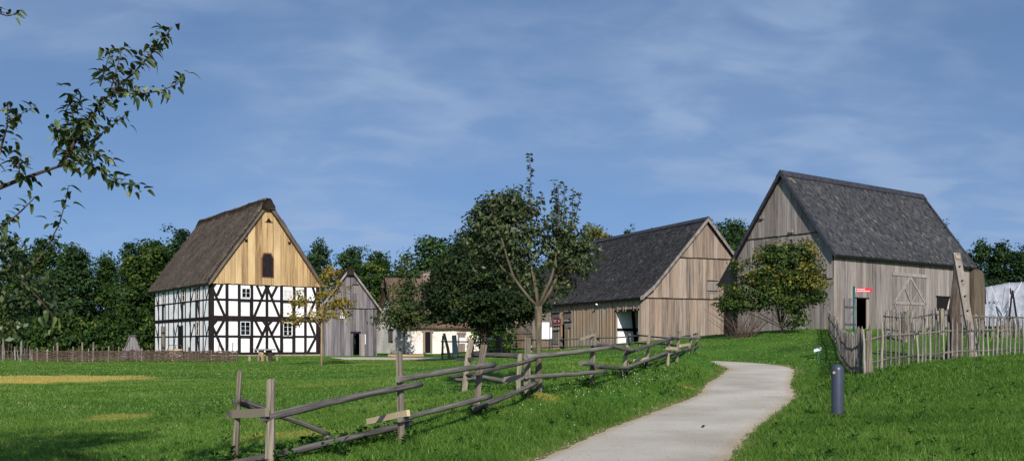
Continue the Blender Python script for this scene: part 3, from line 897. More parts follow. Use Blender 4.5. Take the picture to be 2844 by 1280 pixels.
def shingles(A, B, O, run0, run1, prof, mat, tw, ex, seed, th=0.02):
    """numpy shingle coat. A ridge axis, B outward across, prof [(across, z)] from eave to ridge"""
    r = np.random.default_rng(seed)
    A = np.array(A, float); B = np.array(B, float); O = np.array(O, float); Z = np.array((0, 0, 1.0))
    pr = np.array(prof, float)
    seg = np.hypot(*(pr[1:] - pr[:-1]).T); cum = np.concatenate([[0], np.cumsum(seg)])
    tot = cum[-1]

    def at(sv):
        x = np.interp(sv, cum, pr[:, 0]); z = np.interp(sv, cum, pr[:, 1]); return x, z
    V_, rn = [], []
    nrow = int(tot / ex)
    for j in range(nrow + 1):
        s0 = j * ex
        if s0 > tot - 0.05: break
        edges = [run0 - r.uniform(0, tw)]
        n = int((run1 - run0) / tw) + 3
        w = r.uniform(0.75, 1.25, n) * tw
        e = run0 + np.concatenate([[0], np.cumsum(w)]) - (tw * .5 if j % 2 else 0)
        e = np.clip(e, run0, run1)
        a0, a1 = e[:-1] + 0.006, e[1:] - 0.006
        k = a1 - a0 > 0.03; a0, a1 = a0[k], a1[k]
        n = len(a0)
        sb = s0 + r.normal(0, ex * 0.07, n); st = np.minimum(s0 + ex * 1.5, tot)
        sb = np.maximum(sb, -0.06)
        x0, z0 = at(np.maximum(sb, 0)); x1, z1 = at(np.full(n, st))
        tx, tz = x1 - x0, z1 - z0
        ln = np.hypot(tx, tz) + 1e-9; tx /= ln; tz /= ln
        nxv, nzv = np.where(tz > 0, tz, tz), -tx     # outward normal in (B,Z)
        lift = th * r.uniform(0.9, 2.6, n); lt = np.full(n, 0.004)
        tilt = r.normal(0, 0.006, n)
        und = 0.035 + 0.035 * wob((a0 + a1) * .5 + seed, np.full(n, s0 * 1.3), .45)
        lift = lift + und; lt = lt + und

        def pnt(a, x, z, l):
            return O + a[:, None] * A + (x + nxv * l)[:, None] * B + (z + nzv * l)[:, None] * Z
        q0 = pnt(a0, x0, z0, lift + tilt); q1 = pnt(a1, x0, z0, lift - tilt); q2 = pnt(a1, x1, z1, lt); q3 = pnt(a0, x1, z1, lt)
        q4 = pnt(a0, x0, z0, lift * 0 - 0.0); q5 = pnt(a1, x0, z0, lift * 0)
        V_.append(np.stack([q0, q1, q2, q3, q4, q5], 1))
        rn.append(np.clip(r.normal(0.5, 0.22, n), 0, 1))
    v = np.concatenate(V_); rnd = np.concatenate(rn)
    b0 = np.arange(len(v))[:, None] * 6
    idx = np.concatenate([b0 + np.array([[0, 1, 2, 3]]), b0 + np.array([[4, 5, 1, 0]])], 1)
    return v.reshape(-1, 3), idx.ravel(), np.repeat(rnd, 6)


def shingle_roof(root, A, B, O, run0, run1, prof, mat, tw=0.2, ex=0.24, seed=1, both=True):
    under = MB()
    for sgn in (1, -1):
        for (x0, z0), (x1, z1) in zip(prof[:-1], prof[1:]):
            q = [Vector(O) + Vector(A) * a + Vector(B) * (sgn * x) + V(0, 0, z - 0.03) for a, x, z in ((run0 + .02, x0, z0), (run1 - .02, x0, z0), (run1 - .02, x1, z1), (run0 + .02, x1, z1))]
            under.prism(q, (0, 0, -0.09))
    rf = under.build('roof', M['dark_inside'], root)
    vs, ix, rn, off = [], [], [], 0
    for sgn in (1, -1):
        v, i, r_ = shingles(A, Vector(B) * sgn, O, run0, run1, prof, mat, tw, ex, seed + sgn)
        vs.append(v); ix.append(i + off); rn.append(r_); off += len(v)
    me = fast_mesh('shingles', np.concatenate(vs), 4, np.concatenate(ix), {'rnd': np.concatenate(rn)})
    link('shingles', me, mat, rf, kind='stuff')
    return rf


def thatch_coat(A, B, O, run0, run1, prof, th, nstraw, seed, hip=0.0):
    """one slope of thatch: a thick uneven slab and loose straws. prof [(across,z)] eave to ridge (upper face)"""
    r = np.random.default_rng(seed)
    A = np.array(A, float); B = np.array(B, float); O = np.array(O, float)
    pr = np.array(prof, float)
    seg = np.hypot(*(pr[1:] - pr[:-1]).T); cum = np.concatenate([[0], np.cumsum(seg)]); tot = cum[-1]
    na, ns = int((run1 - run0) / 0.3), int(tot / 0.3)
    aa, ss = np.meshgrid(np.linspace(run0, run1, na), np.linspace(0, tot, ns))
    x = np.interp(ss, cum, pr[:, 0]); z = np.interp(ss, cum, pr[:, 1])
    slope = math.atan2(pr[-1, 1] - pr[0, 1], pr[0, 0] - pr[-1, 0])
    nb, nz = math.sin(slope), math.cos(slope)
    lump = 0.05 * wob(aa * 0.6 + seed, ss * 0.9, 1.2) + 0.025 * wob(aa * 3 + seed, ss * 2.1, 1.4)
    edge = np.minimum(np.minimum(aa - run0, run1 - aa) / 0.5, np.minimum(ss, 9) / 0.5).clip(0, 1)
    lump = lump - 0.12 * (1 - edge) ** 2

    def pos(l):
        return O + aa[..., None] * A + (x + nb * l)[..., None] * B + (z + nz * l)[..., None] * np.array((0, 0, 1.0))
    top, bot = pos(lump), pos(np.full(aa.shape, -th))
    nv = aa.size
    v = np.concatenate([top.reshape(-1, 3), bot.reshape(-1, 3)])
    ii = (np.arange(ns - 1)[:, None] * na + np.arange(na - 1)[None, :]).ravel()
    q = [np.stack([ii, ii + 1, ii + 1 + na, ii + na], 1), np.stack([ii, ii + na, ii + 1 + na, ii + 1], 1) + nv]
    rim = np.concatenate([np.arange(na), np.arange(1, ns) * na + na - 1, (ns - 1) * na + np.arange(na - 2, -1, -1), np.arange(ns - 2, 0, -1) * na])
    q.append(np.stack([rim, np.roll(rim, -1), np.roll(rim, -1) + nv, rim + nv], 1))
    idx = np.concatenate(q)
    rnd = np.full(len(v), 0.42) + r.normal(0, 0.1, len(v))
    # straws
    n = nstraw
    a = r.uniform(run0, run1, n); s_ = r.uniform(-0.12, tot, n) ; ln = r.uniform(0.2, 0.5, n)
    s2 = np.minimum(s_ + ln, tot)
    w = r.uniform(0.010, 0.022, n); da = r.normal(0, 0.05, n)

    def pp(a_, s__, l):
        x_ = np.interp(s__, cum, pr[:, 0]) - np.minimum(s__, 0) * math.cos(slope); z_ = np.interp(s__, cum, pr[:, 1]) + np.minimum(s__, 0) * math.sin(slope)
        lp = 0.05 * wob(a_ * 0.6 + seed, s__ * 0.9, 1.2) + 0.025 * wob(a_ * 3 + seed, s__ * 2.1, 1.4)
        ed = np.minimum(np.minimum(a_ - run0, run1 - a_) / 0.5, np.maximum(s__, 0) / 0.5).clip(0, 1)
        lp = lp - 0.12 * (1 - ed) ** 2 + l
        return O + a_[:, None] * A + (x_ + nb * lp)[:, None] * B + (z_ + nz * lp)[:, None] * np.array((0, 0, 1.0))
    li = r.uniform(0.015, 0.06, n)
    qv = np.stack([pp(a - w + da, s_, li), pp(a + w + da, s_, li), pp(a + w, s2, 0 * li), pp(a - w, s2, 0 * li)], 1).reshape(-1, 3)
    qi = np.arange(n * 4).reshape(n, 4) + len(v)
    return np.concatenate([v, qv]), np.concatenate([idx, qi]).ravel(), np.concatenate([rnd, np.repeat(r.uniform(0.1, 0.9, n), 4)])


def thatch_roof(root, A, B, O, run0, run1, prof, mat, th=0.32, nstraw=9000, seed=3):
    vs, ix, rn, off = [], [], [], 0
    for sgn in (1, -1):
        v, i, r_ = thatch_coat(A, Vector(B) * sgn, O, run0, run1, prof, th, nstraw, seed + sgn)
        vs.append(v); ix.append(i + off); rn.append(r_); off += len(v)
    me = fast_mesh('roof', np.concatenate(vs), 4, np.concatenate(ix), {'rnd': np.concatenate(rn)})
    return link('roof', me, mat, root, kind='stuff')


def ridge_cap(root, A, B, O, run0, run1, z, halfw, drop, mat, seed, nstraw=2500):
    r = np.random.default_rng(seed)
    A = np.array(A, float); B = np.array(B, float); O = np.array(O, float); Z = np.array((0, 0, 1.0))
    n = int((run1 - run0) / 0.25)
    prof = [(-halfw, -drop - 0.05), (-halfw, -drop + .17), (-halfw * .5, 0.0), (-0.15, 0.14), (0.15, 0.14), (halfw * .5, 0.0), (halfw, -drop + .17), (halfw, -drop - 0.05)]
    k = len(prof); v = []
    for i in range(n + 1):
        a = run0 + (run1 - run0) * i / n
        sag = 0.05 * math.sin(a * 0.9 + seed) + r.uniform(-0.02, 0.02)
        for x, zz in prof:
            v.append(O + A * a + B * (x + r.uniform(-0.03, 0.03)) + Z * (z + zz + sag + r.uniform(-0.03, 0.03)))
    f = []
    for i in range(n):
        for j in range(k - 1):
            f += [i * k + j, i * k + j + 1, (i + 1) * k + j + 1, (i + 1) * k + j]
    v = np.array(v)
    end0 = [list(range(k)), [n * k + j for j in range(k)]]
    rnd = r.uniform(0.2, 0.7, len(v))
    ev = []; ei = []
    for e in end0:
        for j in range(0, k // 2 - 1):
            ei += [e[j], e[j + 1], e[k - 2 - j], e[k - 1 - j]]
    # straws across the cap
    m_ = nstraw; a = r.uniform(run0, run1, m_); sd = r.choice([-1, 1], m_); t0 = r.uniform(0, .6, m_); t1 = t0 + r.uniform(0.3, 0.55, m_)
    px_ = np.array([0, halfw * .5, halfw]); pz_ = np.array([0.14, 0.02, -drop + .12])

    def q_(tv, da):
        xx = np.interp(tv * halfw, px_, px_); zz = np.interp(np.minimum(tv, 1.12) * halfw, np.append(px_, halfw * 1.15), np.append(pz_, -drop - .1))
        return O + (a + da)[:, None] * A + (sd * np.minimum(tv, 1.1) * halfw)[:, None] * B + (z + zz + 0.05 + 0.05 * np.sin(a * .9 + seed))[:, None] * Z
    w = r.uniform(0.012, 0.025, m_)
    qv = np.stack([q_(t0, -w), q_(t0, w), q_(t1, w), q_(t1, -w)], 1).reshape(-1, 3)
    idx = np.concatenate([np.array(f + ei), np.arange(m_ * 4) + len(v)])
    me = fast_mesh('ridge_cap', np.concatenate([v, qv]), 4, idx, {'rnd': np.concatenate([rnd, np.repeat(r.uniform(0, 1, m_), 4)])})
    return me


# ---------------------------------------------------------------- half-timbered house
H = House('timber_framed_house', 583, 987, 74.5, 35, 'white half-timbered two-storey house with thatched roof and honey-coloured gable boards')
root = H.root
GW, GL, GH = 9.0, 15.6, 5.62
front = H.wall((0, 0, 0), (1, 0, 0), (0, -1, 0))
left = H.wall((0, 0, 0), (0, 1, 0), (-1, 0, 0))
APEX = 11.75
MB().box(0.10, GW - 0.1, 0.10, GL - 0.1, 0.0, GH).build('wall', M['plaster'], root)
MB().box(-0.06, GW + 0.06, -0.06, GL + 0.06, -0.7, 0.05).build('foundation', M['stone'], root)


def z6(x, y): return 560 + x * 0.21574, 760 + y * 0.21574
def c1(x, y): return 380 + x * 0.4141, 540 + y * 0.4141
def z7(x, y): return 400 + x * 0.21574, 760 + y * 0.21574


def frame(wall, posts, rails, span, pw, win_cells, doors=()):
    """posts: list of u; rails: list of (v0, v1); plaster panels go in every cell"""
    for k, u in enumerate(posts):
        w = pw * (1.7 if k in (0, len(posts) - 1) else R.uniform(0.9, 1.1))
        a = max(u - w / 2, -0.03); b = min(u + w / 2, span + 0.03)
        wall.rect(a, b, 0.05, GH, -0.09, 0.035, 'post', M['beam'])
    for v0, v1 in rails:
        wall.rect(0.0, span, v0, v1, -0.09, 0.031, 'beam', M['beam'])
    cuts = [0.05] + [q for r_ in rails for q in r_] + [GH]
    rows = [(cuts[i], cuts[i + 1]) for i in range(0, len(cuts) - 1, 2)]
    for c in range(len(posts) - 1):
        for ri, (a, b) in enumerate(rows):
            if b - a < 0.1 or (c, ri) in win_cells: continue
            wall.rect(posts[c] + 0.03, posts[c + 1] - 0.03, a - 0.01, b + 0.01, -0.08, R.uniform(0.004, 0.009), 'plaster_panel', M['plaster'])


# gable end
pu = [0.10] + [front.uv(*c1(x, 800))[0] for x in (604, 686, 770, 872, 970, 1054, 1130)] + [GW - 0.10]
rv = lambda y0, y1: tuple(sorted((front.uv(*c1(500, y0))[1], front.uv(*c1(500, y1))[1])))
rails = sorted([(0.05, rv(1060, 1058)[1]), rv(942, 958), rv(810, 848), rv(694, 710), (GH - 0.12, GH)])
frame(front, pu, rails, GW, 0.25, {(2, 3), (5, 3), (2, 1), (5, 1)})
fb = lambda a, b, w=0.21: front.beam(front.uv(*z6(*a)), front.uv(*z6(*b)), w, -0.02, 0.026, 'brace', M['beam'])
for a, b in [((140, 190), (297, 548)), ((268, 122), (197, 282)), ((832, 180), (678, 548)), ((700, 128), (775, 300)), ((850, 190), (1000, 552)), ((977, 145), (898, 300)), ((1508, 240), (1368, 560)), ((1424, 160), (1474, 312)),
             ((135, 668), (282, 1004)), ((287, 600), (192, 772)), ((832, 672), (690, 1006)), ((690, 608), (778, 782)), ((852, 672), (1000, 1012)), ((992, 612), (900, 782)), ((1512, 735), (1366, 1012)), ((1388, 620), (1456, 792))]:
    fb(a, b)
for a, b in [((138, 178), (190, 112)), ((800, 118), (838, 185)), ((845, 185), (890, 130)), ((1470, 150), (1510, 200)), ((138, 662), (195, 598)), ((785, 602), (832, 668)), ((845, 668), (905, 606)), ((1458, 612), (1512, 672))]:
    fb(a, b, 0.2)
for (x0, x1, y0, y1, rows_, pm, lab) in [(513, 627, 183, 312, 2, None, 'upper window with dark panes'), (1053, 1172, 203, 328, 2, 'curtain', 'upper window with pale curtain behind it'), (497, 624, 613, 792, 3, None, None), (1048, 1162, 625, 802, 3, None, None)]:
    u0, v1 = front.uv(*z6(x0, y0)); u1, v0 = front.uv(*z6(x1, y1))
    c = 2 if x0 < 700 else 5
    front.rect(pu[c] + 0.03, pu[c + 1] - 0.03, (rails[3][1] if y0 < 300 else rails[1][1]), (rails[4][0] if y0 < 300 else rails[2][0]), -0.08, 0.0, 'window_board', M['beam'])
    w = front.window(u0, u1, v0, v1, 0.004, 2, rows_, 0.05, 0.02, pmat=M[pm] if pm else None, label=lab)
    if y0 < 300:
        front.rect(pu[c] + 0.16, pu[c + 1] - 0.16, GH - 0.33, GH - 0.16, -0.02, 0.012, 'plaster_panel', M['plaster'])
# little white figure on the sill of the right lower window
u0, v0 = front.uv(*z6(1106, 795)); u1, v1 = front.uv(*z6(1106, 690))
mbt = MB()
for dv, rr in [(0, 0)]:
    mbt.tube([front.pt(u0, v0 + 0.02, 0.075), front.pt(u0, v0 + 0.24, 0.075), front.pt(u0, v0 + 0.34, 0.075), front.pt(u0, v1, 0.075)], [0.075, 0.07, 0.03, 0.025], 8)
mbt.build('vase', M['curtain'], root, smooth=True, label='white bottle vase in the lower right window')
# gable boards
gt = lambda u: GH + (APEX - GH) * (1 - abs(u - GW / 2) / (GW / 2 + 0.02))
sh = [c1(840, 556), c1(910, 556)]
s0 = front.uv(*c1(840, 556), 0.12); s1 = front.uv(*c1(911, 556), 0.12); sv = front.uv(*c1(875, 398), 0.12)[1]
sm = front.uv(*c1(840, 425), 0.12)[1]
front.boards(0.02, GW - 0.02, 0.5, lambda u: GH - 0.08, gt, M['new_board'], 0.10, 0.035, extra=(GW / 2,), jit=0.012, gap=0.022)
front.backing(0.0, GW, lambda u: GH - 0.05, gt, 0.06, extra=(GW / 2,))
front.poly([(s0[0] - .09, s0[1]), (s1[0] + .09, s0[1]), (s1[0] + .09, sm), (s1[0] - .12, sv + .08), (s0[0] + .12, sv + .08), (s0[0] - .09, sm)], 0.13, 0.175, 'shutter_frame', wood('red_brown_frame', lin(70, 44, 38), lin(110, 74, 58), lin(140, 100, 76)))
front.poly([(s0[0], s0[1] + .06), (s1[0], s0[1] + .06), (s1[0], sm - .05), (s1[0] - .17, sv - .02), (s0[0] + .17, sv - .02), (s0[0], sm - .05)], 0.15, 0.20, 'shutter', M['beam'], label='dark arched loft shutter')
a = front.uv(*c1(868, 182), .14); b = front.uv(*c1(902, 182), .14); c = front.uv(*c1(884, 158), .14)
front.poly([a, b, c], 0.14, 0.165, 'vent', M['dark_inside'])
front.rect(a[0] - .1, b[0] + .1, a[1] - .06, a[1], 0.13, 0.185, 'vent_ledge', M['beam'])
for q in ((733, 309), (1023, 326)):
    u, v = front.uv(*c1(*q), .14)
    front.rect(u - .1, u + .1, v - .1, v + .1, 0.12, 0.20, 'beam_end', M['beam'])
# long side
pl = [0.10] + [left.uv(*z7(x, 600))[0] for x in (765, 715, 668, 600, 535, 487, 445, 385, 320, 275, 238, 190)] + [GL - 0.1]
lv = lambda y0, y1: tuple(sorted((left.uv(*z7(838, y0))[1], left.uv(*z7(838, y1))[1])))
lrails = sorted([(0.05, 0.2), lv(790, 808), lv(550, 598), lv(320, 338), (GH - 0.15, GH)])
frame(left, pl, lrails, GL, 0.2, {(2, 3), (5, 3), (10, 3), (2, 1)})
for c, ri in ((2, 3), (5, 3), (10, 3), (2, 1)):
    rr = [(lrails[0][1], lrails[1][0]), (lrails[1][1], lrails[2][0]), (lrails[2][1], lrails[3][0]), (lrails[3][1], lrails[4][0])][{1: 1, 3: 3}[ri]]
    left.rect(pl[c] + .03, pl[c + 1] - .03, rr[0], rr[1], -0.08, 0.0, 'window_board', M['beam'])
    left.window(pl[c] + .17, pl[c + 1] - .14, rr[0] + .02, rr[1] - .05, 0.004, 1, 2, 0.06, 0.04, fmat=M['curtain'])
lb = lambda u0, v0, u1, v1: left.beam((u0, v0), (u1, v1), 0.15, -0.02, 0.026, 'brace', M['beam'])
R1, R2, R3, R4 = lrails[1], lrails[2], lrails[3], lrails[4]
for ub, ut in ((0.05, 1), (3.9, -1), (3.9, 1), (8.4, -1), (8.4, 1), (15.3, -1)):
    for lo, mid, hi in ((0.15, (R1[0] + R1[1]) / 2, R2[0]), (R2[1], (R3[0] + R3[1]) / 2, GH - .1)):
        lb(ub + ut * 0.02, hi - 0.2, ub + ut * 0.75, mid); lb(ub + ut * 0.75, mid, ub + ut * 1.3, lo)
        lb(ub + ut * 1.25, hi, ub + ut * 0.72, mid)
# doors on the long side
for u0, u1, lab in ((7.0, 8.05, 'dark plank door on the long side'), (12.15, 13.1, 'open grey plank door on the long side')):
    left.rect(u0 - .13, u0, 0.05, 2.45, -.05, 0.06, 'door_post', M['beam']); left.rect(u1, u1 + .13, 0.05, 2.45, -.05, 0.06, 'door_post', M['beam'])
    dr = left.rect(u0, u1, 0.08, 2.4, -.05, 0.045, 'door', M['beam'] if u0 < 9 else M['grey_board'], label=lab)
    left.rect(u0 + .1, u1 - .1, 0.5, 0.62, 0.045, 0.07, 'door_ledge', M['beam'], dr); left.rect(u0 + .1, u1 - .1, 1.8, 1.92, 0.045, 0.07, 'door_ledge', M['beam'], dr)
# thatch
slope = (APEX - GH) / (GW / 2)
ev = 0.45
prof = [(GW / 2 + ev, GH - ev * slope + 0.62), (GW / 2 - .6, GH + .6 * slope + 0.72), (0.0, APEX + 0.72)]
thatch_roof(root, (0, 1, 0), (-1, 0, 0), (GW / 2, 0, 0), -0.38, GL + 0.95, prof, M['thatch'], 0.40, 14000)
me = ridge_cap(root, (0, 1, 0), (1, 0, 0), (GW / 2, 0, 0), -0.5, GL + 1.0, APEX + 0.50, 0.52, 0.66, M['thatch_ridge'], 5)
link('ridge_cap', me, M['thatch_ridge'], root, kind='stuff')
for sx, U_ in ((1, 1), (-1, -1)):
    MB().beam((GW / 2 - sx * (GW / 2 + .3), -0.20, GH - .3 * slope + 0.1), (GW / 2, -0.20, APEX + 0.10), 0.06, 0.2, up=(0, 1, 0)).build('verge_board', M['beam'], root)
fur = H.wall((0, GL, 0), (1, 0, 0), (0, 1, 0))
fur.boards(0.02, GW - 0.02, 1.0, lambda u: GH - 0.08, gt, M['new_board'], 0.10, 0.035, extra=(GW / 2,))

# ---------------------------------------------------------------- long grey barn in the middle
B1 = House('long_barn', 1780, 947, 70.4, 23, 'long grey boarded barn with dark shingle roof and wide doorway beside the fence', 'barn')
root = B1.root
BW, BL, BH = 11.0, 25.0, 3.3
front = B1.wall((0, 0, 0), (1, 0, 0), (0, -1, 0))
side = B1.wall((0, 0, 0), (0, 1, 0), (-1, 0, 0))
def c3(x, y): return 1380 + x * 0.3796, 580 + y * 0.3796
def z3(x, y): return 1500 + x * 0.17857, 820 + y * 0.17857
BR = front.uv(*c3(1530, 110))[1]
t1 = front.uv(*c3(1200, 645))[1]; t2 = front.uv(*c3(1500, 355))[1]
AP = 9.05
BR = AP
hw = BW / 2
# roof profile (top surface under shingles) relative to centre line
def rz_(x):           # x = distance from centre
    return float(np.interp(x, [0, 4.6, 5.5, 5.76], [BR + 0.05, 3.95 + 0.05, 3.27, 3.12]))
rprof = [(x, rz_(x)) for x in (5.76, 5.5, 5.1, 4.6, 3.0, 1.5, 0.0)]
rt = lambda u: rz_(abs(u - hw)) - 0.12
gb = lambda u: -0.25
front.boards(0.0, BW, 0.32, gb, lambda u: min(t1 + .02, rt(u)), M['grey_board'], 0.0, 0.03, extra=(hw,))
front.boards(0.12, BW - .12, 0.31, lambda u: t1 - 0.06, lambda u: min(t2 + .02, rt(u)), M['grey_board'], 0.05, 0.03, extra=(hw,))
a2 = max(0.1, hw - np.interp(-t2, [-BR, -3.9], [0, 4.6])) + .05
front.boards(a2, BW - a2, 0.36, lambda u: t2 - 0.06, rt, M['grey_board'], 0.10, 0.03, extra=(hw,))
front.backing(0.0, BW, gb, rt, -0.03, extra=(hw, .5, 1, 10, 10.5))
for v in (t1, t2):
    e = 0.0 if v == t1 else a2
    front.rect(e, BW - e, v - 0.10, v - 0.055, 0.03, 0.11 if v == t1 else 0.15, 'drip_ledge', M['beam'])
hu0, hv1 = front.uv(*c3(1543, 515), .1); hu1, hv0 = front.uv(*c3(1607, 617), .1)
hs = front.rect(hu0, hu1, hv0, hv1, 0.09, 0.125, 'hatch', M['silver_board'], label='closed board hatch with two strap hinges')
for v in (hv0 + .12, hv1 - .14):
    front.rect(hu0 - .05, hu1 + .08, v, v + .07, 0.12, 0.14, 'hinge', M['iron'], hs)
# long side with doorway
du0 = side.uv(*c3(1046, 745))[0]; du1 = side.uv(*c3(876, 752))[0]; dv1 = side.uv(*c3(960, 748))[1]
n0 = side.uv(*c3(504, 900))[0]; n1 = side.uv(*c3(483, 900))[0]; nv1 = side.uv(*c3(490, 847))[1]
st = lambda u: 3.1
sb = lambda u: -0.25 - 0.028 * u
ops = [(max(du0, .25), du1, -1.2, dv1), (n0, n1 + .15, -1.5, nv1)]
jm = MB()
side.boards(0.0, BL, 0.2, sb, st, M['side_board'], 0.0, 0.03, openings=ops, joined=jm, batten=0.07, gap=0.045, jit=0.03)
jm.build('boards', M['side_board'], root, kind='stuff')
side.backing(0.0, BL, sb, st, -0.05, openings=ops)
# doorway recess with white timbered inner wall
O0, O1 = ops[0][0], ops[0][1]
dep = 3.4
inner = B1.wall((0.04, O1 + .02, 0), (1, 0, 0), (0, -1, 0))
inner.rect(0, dep, -0.9, dv1 + .3, -0.1, 0.0, 'inner_wall', M['plaster'])
ib = lambda a, b, w=0.2: inner.beam(a, b, w, 0.0, 0.035, 'beam', M['beam'])
ib((0, dv1 * .40), (dep, dv1 * .40), .22)
ib((dep * .40, dv1 + .1), (dep * .50, -.8), .26)
ib((dep * .42, dv1 * .40), (dep * .62, -.7), .2)
ib((dep * .95, dv1 + .1), (dep * .95, -.8), .3)
MB().box(0.05, dep, 0.1, O1, dv1 + .06, dv1 + .14).build('porch_ceiling', M['beam'], root)
MB().box(dep, dep + .1, 0.1, O1, -.6, dv1 + .14).build('porch_back_wall', M['side_board'], root)
side.rect(O1, O1 + .22, -0.6, dv1 + .2, -.1, 0.05, 'door_post', M['side_board']); side.rect(O0 - .05, O1 + .2, dv1, dv1 + .16, -.1, 0.065, 'lintel', M['beam'])
side.rect(n1 + .15, n1 + .5, -0.9, nv1 + .1, -.02, 0.06, 'door_post', M['new_board'])
side.rect(n0 - .55, n0, -0.9, nv1 + .05, .035, 0.075, 'door', M['grey_board'], label='narrow plank door standing ajar')
for x0, x1, y0, y1 in ((410, 462, 762, 800), (500, 548, 757, 802), (502, 550, 828, 868), (410, 458, 892, 985)):
    ua, va = side.uv(*c3(x1, y0)); ub, vb_ = side.uv(*c3(x0, y1))
    hsh = side.rect(ua, ub, vb_, va, 0.075, 0.10, 'hatch', M['silver_board'])
    side.rect(ua - .1, ub + .1, va, va + .09, 0.06, 0.15, 'hatch_ledge', M['beam'], hsh)
# braced double gate at the far end of the side
ua, va = side.uv(*c3(270, 830)); ub, vb_ = side.uv(*c3(112, 905))
gm = side.rect(ua, ub, -0.75, va, 0.07, 0.095, 'gate', M['side_board'], label='wide braced barn gate')
um = (ua + ub) / 2
side.beam((ua + .2, vb_), (um, va), .22, .10, .14, 'brace', M['grey_board'], gm); side.beam((ub - .2, vb_), (um, va), .22, .10, .14, 'brace', M['grey_board'], gm)
side.beam((ua, vb_), (ub, vb_), .26, .09, .13, 'brace', M['grey_board'], gm); side.beam((um, -.7), (um, va), .2, .095, .12, 'brace', M['grey_board'], gm)
# crimson notice
ua, va = side.uv(*c3(466, 801), .1); ub, vb_ = side.uv(*c3(413, 853), .1)
sg = side.rect(ua, ub, vb_, va, 0.105, 0.13, 'notice_board', M['dark_red_sign'], label='crimson notice with white lettering')
for f0, f1, g0, g1 in ((.08, .55, .78, .86), (.08, .40, .60, .68), (.08, .50, .48, .55), (.05, .95, .06, .13)):
    lt = MB(); x = f0
    while x < f1:
        w = R.uniform(.025, .05)
        side.rect(ub + (ua - ub) * min(x + w, f1), ub + (ua - ub) * x, vb_ + (va - vb_) * g0, vb_ + (va - vb_) * g1, .131, .134, '', None, mb=lt); x += w + .018
    lt.build('lettering', M['white_paint'], sg)
em = [(ub + (ua - ub) * (0.80 + .09 * math.cos(k * math.pi / 4 + .2)), vb_ + (va - vb_) * (.62 + .2 * math.sin(k * math.pi / 4 + .2))) for k in range(8)]
side.poly(em, .131, .135, 'emblem', M['curtain'], sg)
shingle_roof(root, (0, 1, 0), (-1, 0, 0), (hw, 0, 0), -0.42, BL + 0.3, rprof, M['shingle_dark'], 0.2, 0.22, 4)
for sgn in (1, -1):
    vb2 = MB()
    pts = [(x, rz_(x)) for x in (5.8, 5.5, 5.1, 4.6, 0.0)]
    for (x0, za), (x1, zb) in zip(pts[:-1], pts[1:]):
        vb2.prism([(hw - sgn * x0, -.47, za + .10), (hw - sgn * x1, -.47, zb + .10), (hw - sgn * x1, -.47, zb - .22), (hw - sgn * x0, -.47, za - .16)], (0, .05, 0))
    vb2.build('verge_board', M['verge_grey'], root)
    MB().prism([(hw, -.5, BR + .20), (hw - sgn * .32, -.5, BR - .10), (hw - sgn * .30, -.5, BR - .16), (hw, -.5, BR + .12)], (0, BL + .85, 0)).build('ridge_board', M['verge_dark'], root)
MB().tube([(-.25, 6.3, 2.92), (-.30, 6.3, 2.84)], [.10, .10], 8).build('wall_lamp', M['white_paint'], root)
opp = B1.wall((BW, 0, 0), (0, 1, 0), (1, 0, 0)); jm = MB(); opp.boards(0, BL, .5, lambda u: -.3, st, M['side_board'], 0, .03, joined=jm); jm.build('boards', M['side_board'], root, kind='stuff'); opp.backing(0, BL, lambda u: -.3, st, -.04)
far = B1.wall((0, BL, 0), (1, 0, 0), (0, 1, 0)); far.boards(0, BW, 1.2, gb, rt, M['grey_board'], 0, .03, extra=(hw,))

# ---------------------------------------------------------------- tall barn on the right
B2 = House('tall_barn', 2315, 917, 64.0, 37, 'tall silver-grey boarded barn with mossy shingle roof behind the picket fence', 'barn')
root = B2.root
CL, CW, CH = 17.3, 8.0, 5.3
front = B2.wall((0, 0, 0), (1, 0, 0), (0, -1, 0))
gab = B2.wall((0, 0, 0), (0, 1, 0), (-1, 0, 0))
def c4(x, y): return 1960 + x * 0.5522, 460 + y * 0.5522
def k1(x, y): return 2240 + x * 0.36235, 680 + y * 0.36235
AP2 = 10.75
hc = CW / 2
sl2 = (AP2 - CH) / hc
rt2 = lambda u: AP2 - sl2 * abs(u - hc) - 0.06
t1 = gab.uv(*c4(600, 563))[1]; t2 = gab.uv(*c4(400, 348))[1]
bt = lambda u: -0.5
gab.boards(0, CW, 0.36, bt, lambda u: min(t1, rt2(u)), M['silver_board'], 0, .03, extra=(hc,))
gab.boards(0.02, CW - .02, 0.36, lambda u: t1 - .05, lambda u: min(t2, rt2(u)), M['silver_board'], .045, .03, extra=(hc,))
e2 = hc - (AP2 - t2) / sl2 + .05
gab.boards(e2, CW - e2, 0.34, lambda u: t2 - .05, rt2, M['silver_board'], .09, .03, extra=(hc,))
gab.backing(0, CW, bt, rt2, -.03, extra=(hc,))
for v, e in ((t1, .0), (t2, e2)):
    gab.rect(e, CW - e, v - .085, v - .052, .03, .10 if e == 0 else .14, 'drip_ledge', M['beam'])
for q in ((287, 262), (435, 330)):
    u, v = gab.uv(*c4(*q), .12); gab.rect(u - .12, u + .12, v - .1, v + .1, .06, .3, 'beam_end', M['silver_board'])
d0 = front.uv(*c4(755, 668)); d1 = front.uv(*c4(806, 668))
h0 = front.uv(*c4(937, 545)); h1 = front.uv(*c4(1103, 712))
w0 = front.uv(*c4(1160, 660)); w1 = front.uv(*c4(1222, 730))
ops = [(d0[0], d1[0], -1, d0[1])]
front.boards(0, CL, 0.42, bt, lambda u: CH - .05, M['silver_board'], 0, .03, openings=ops)
front.backing(0, CL, bt, lambda u: CH - .05, -.04, openings=ops)
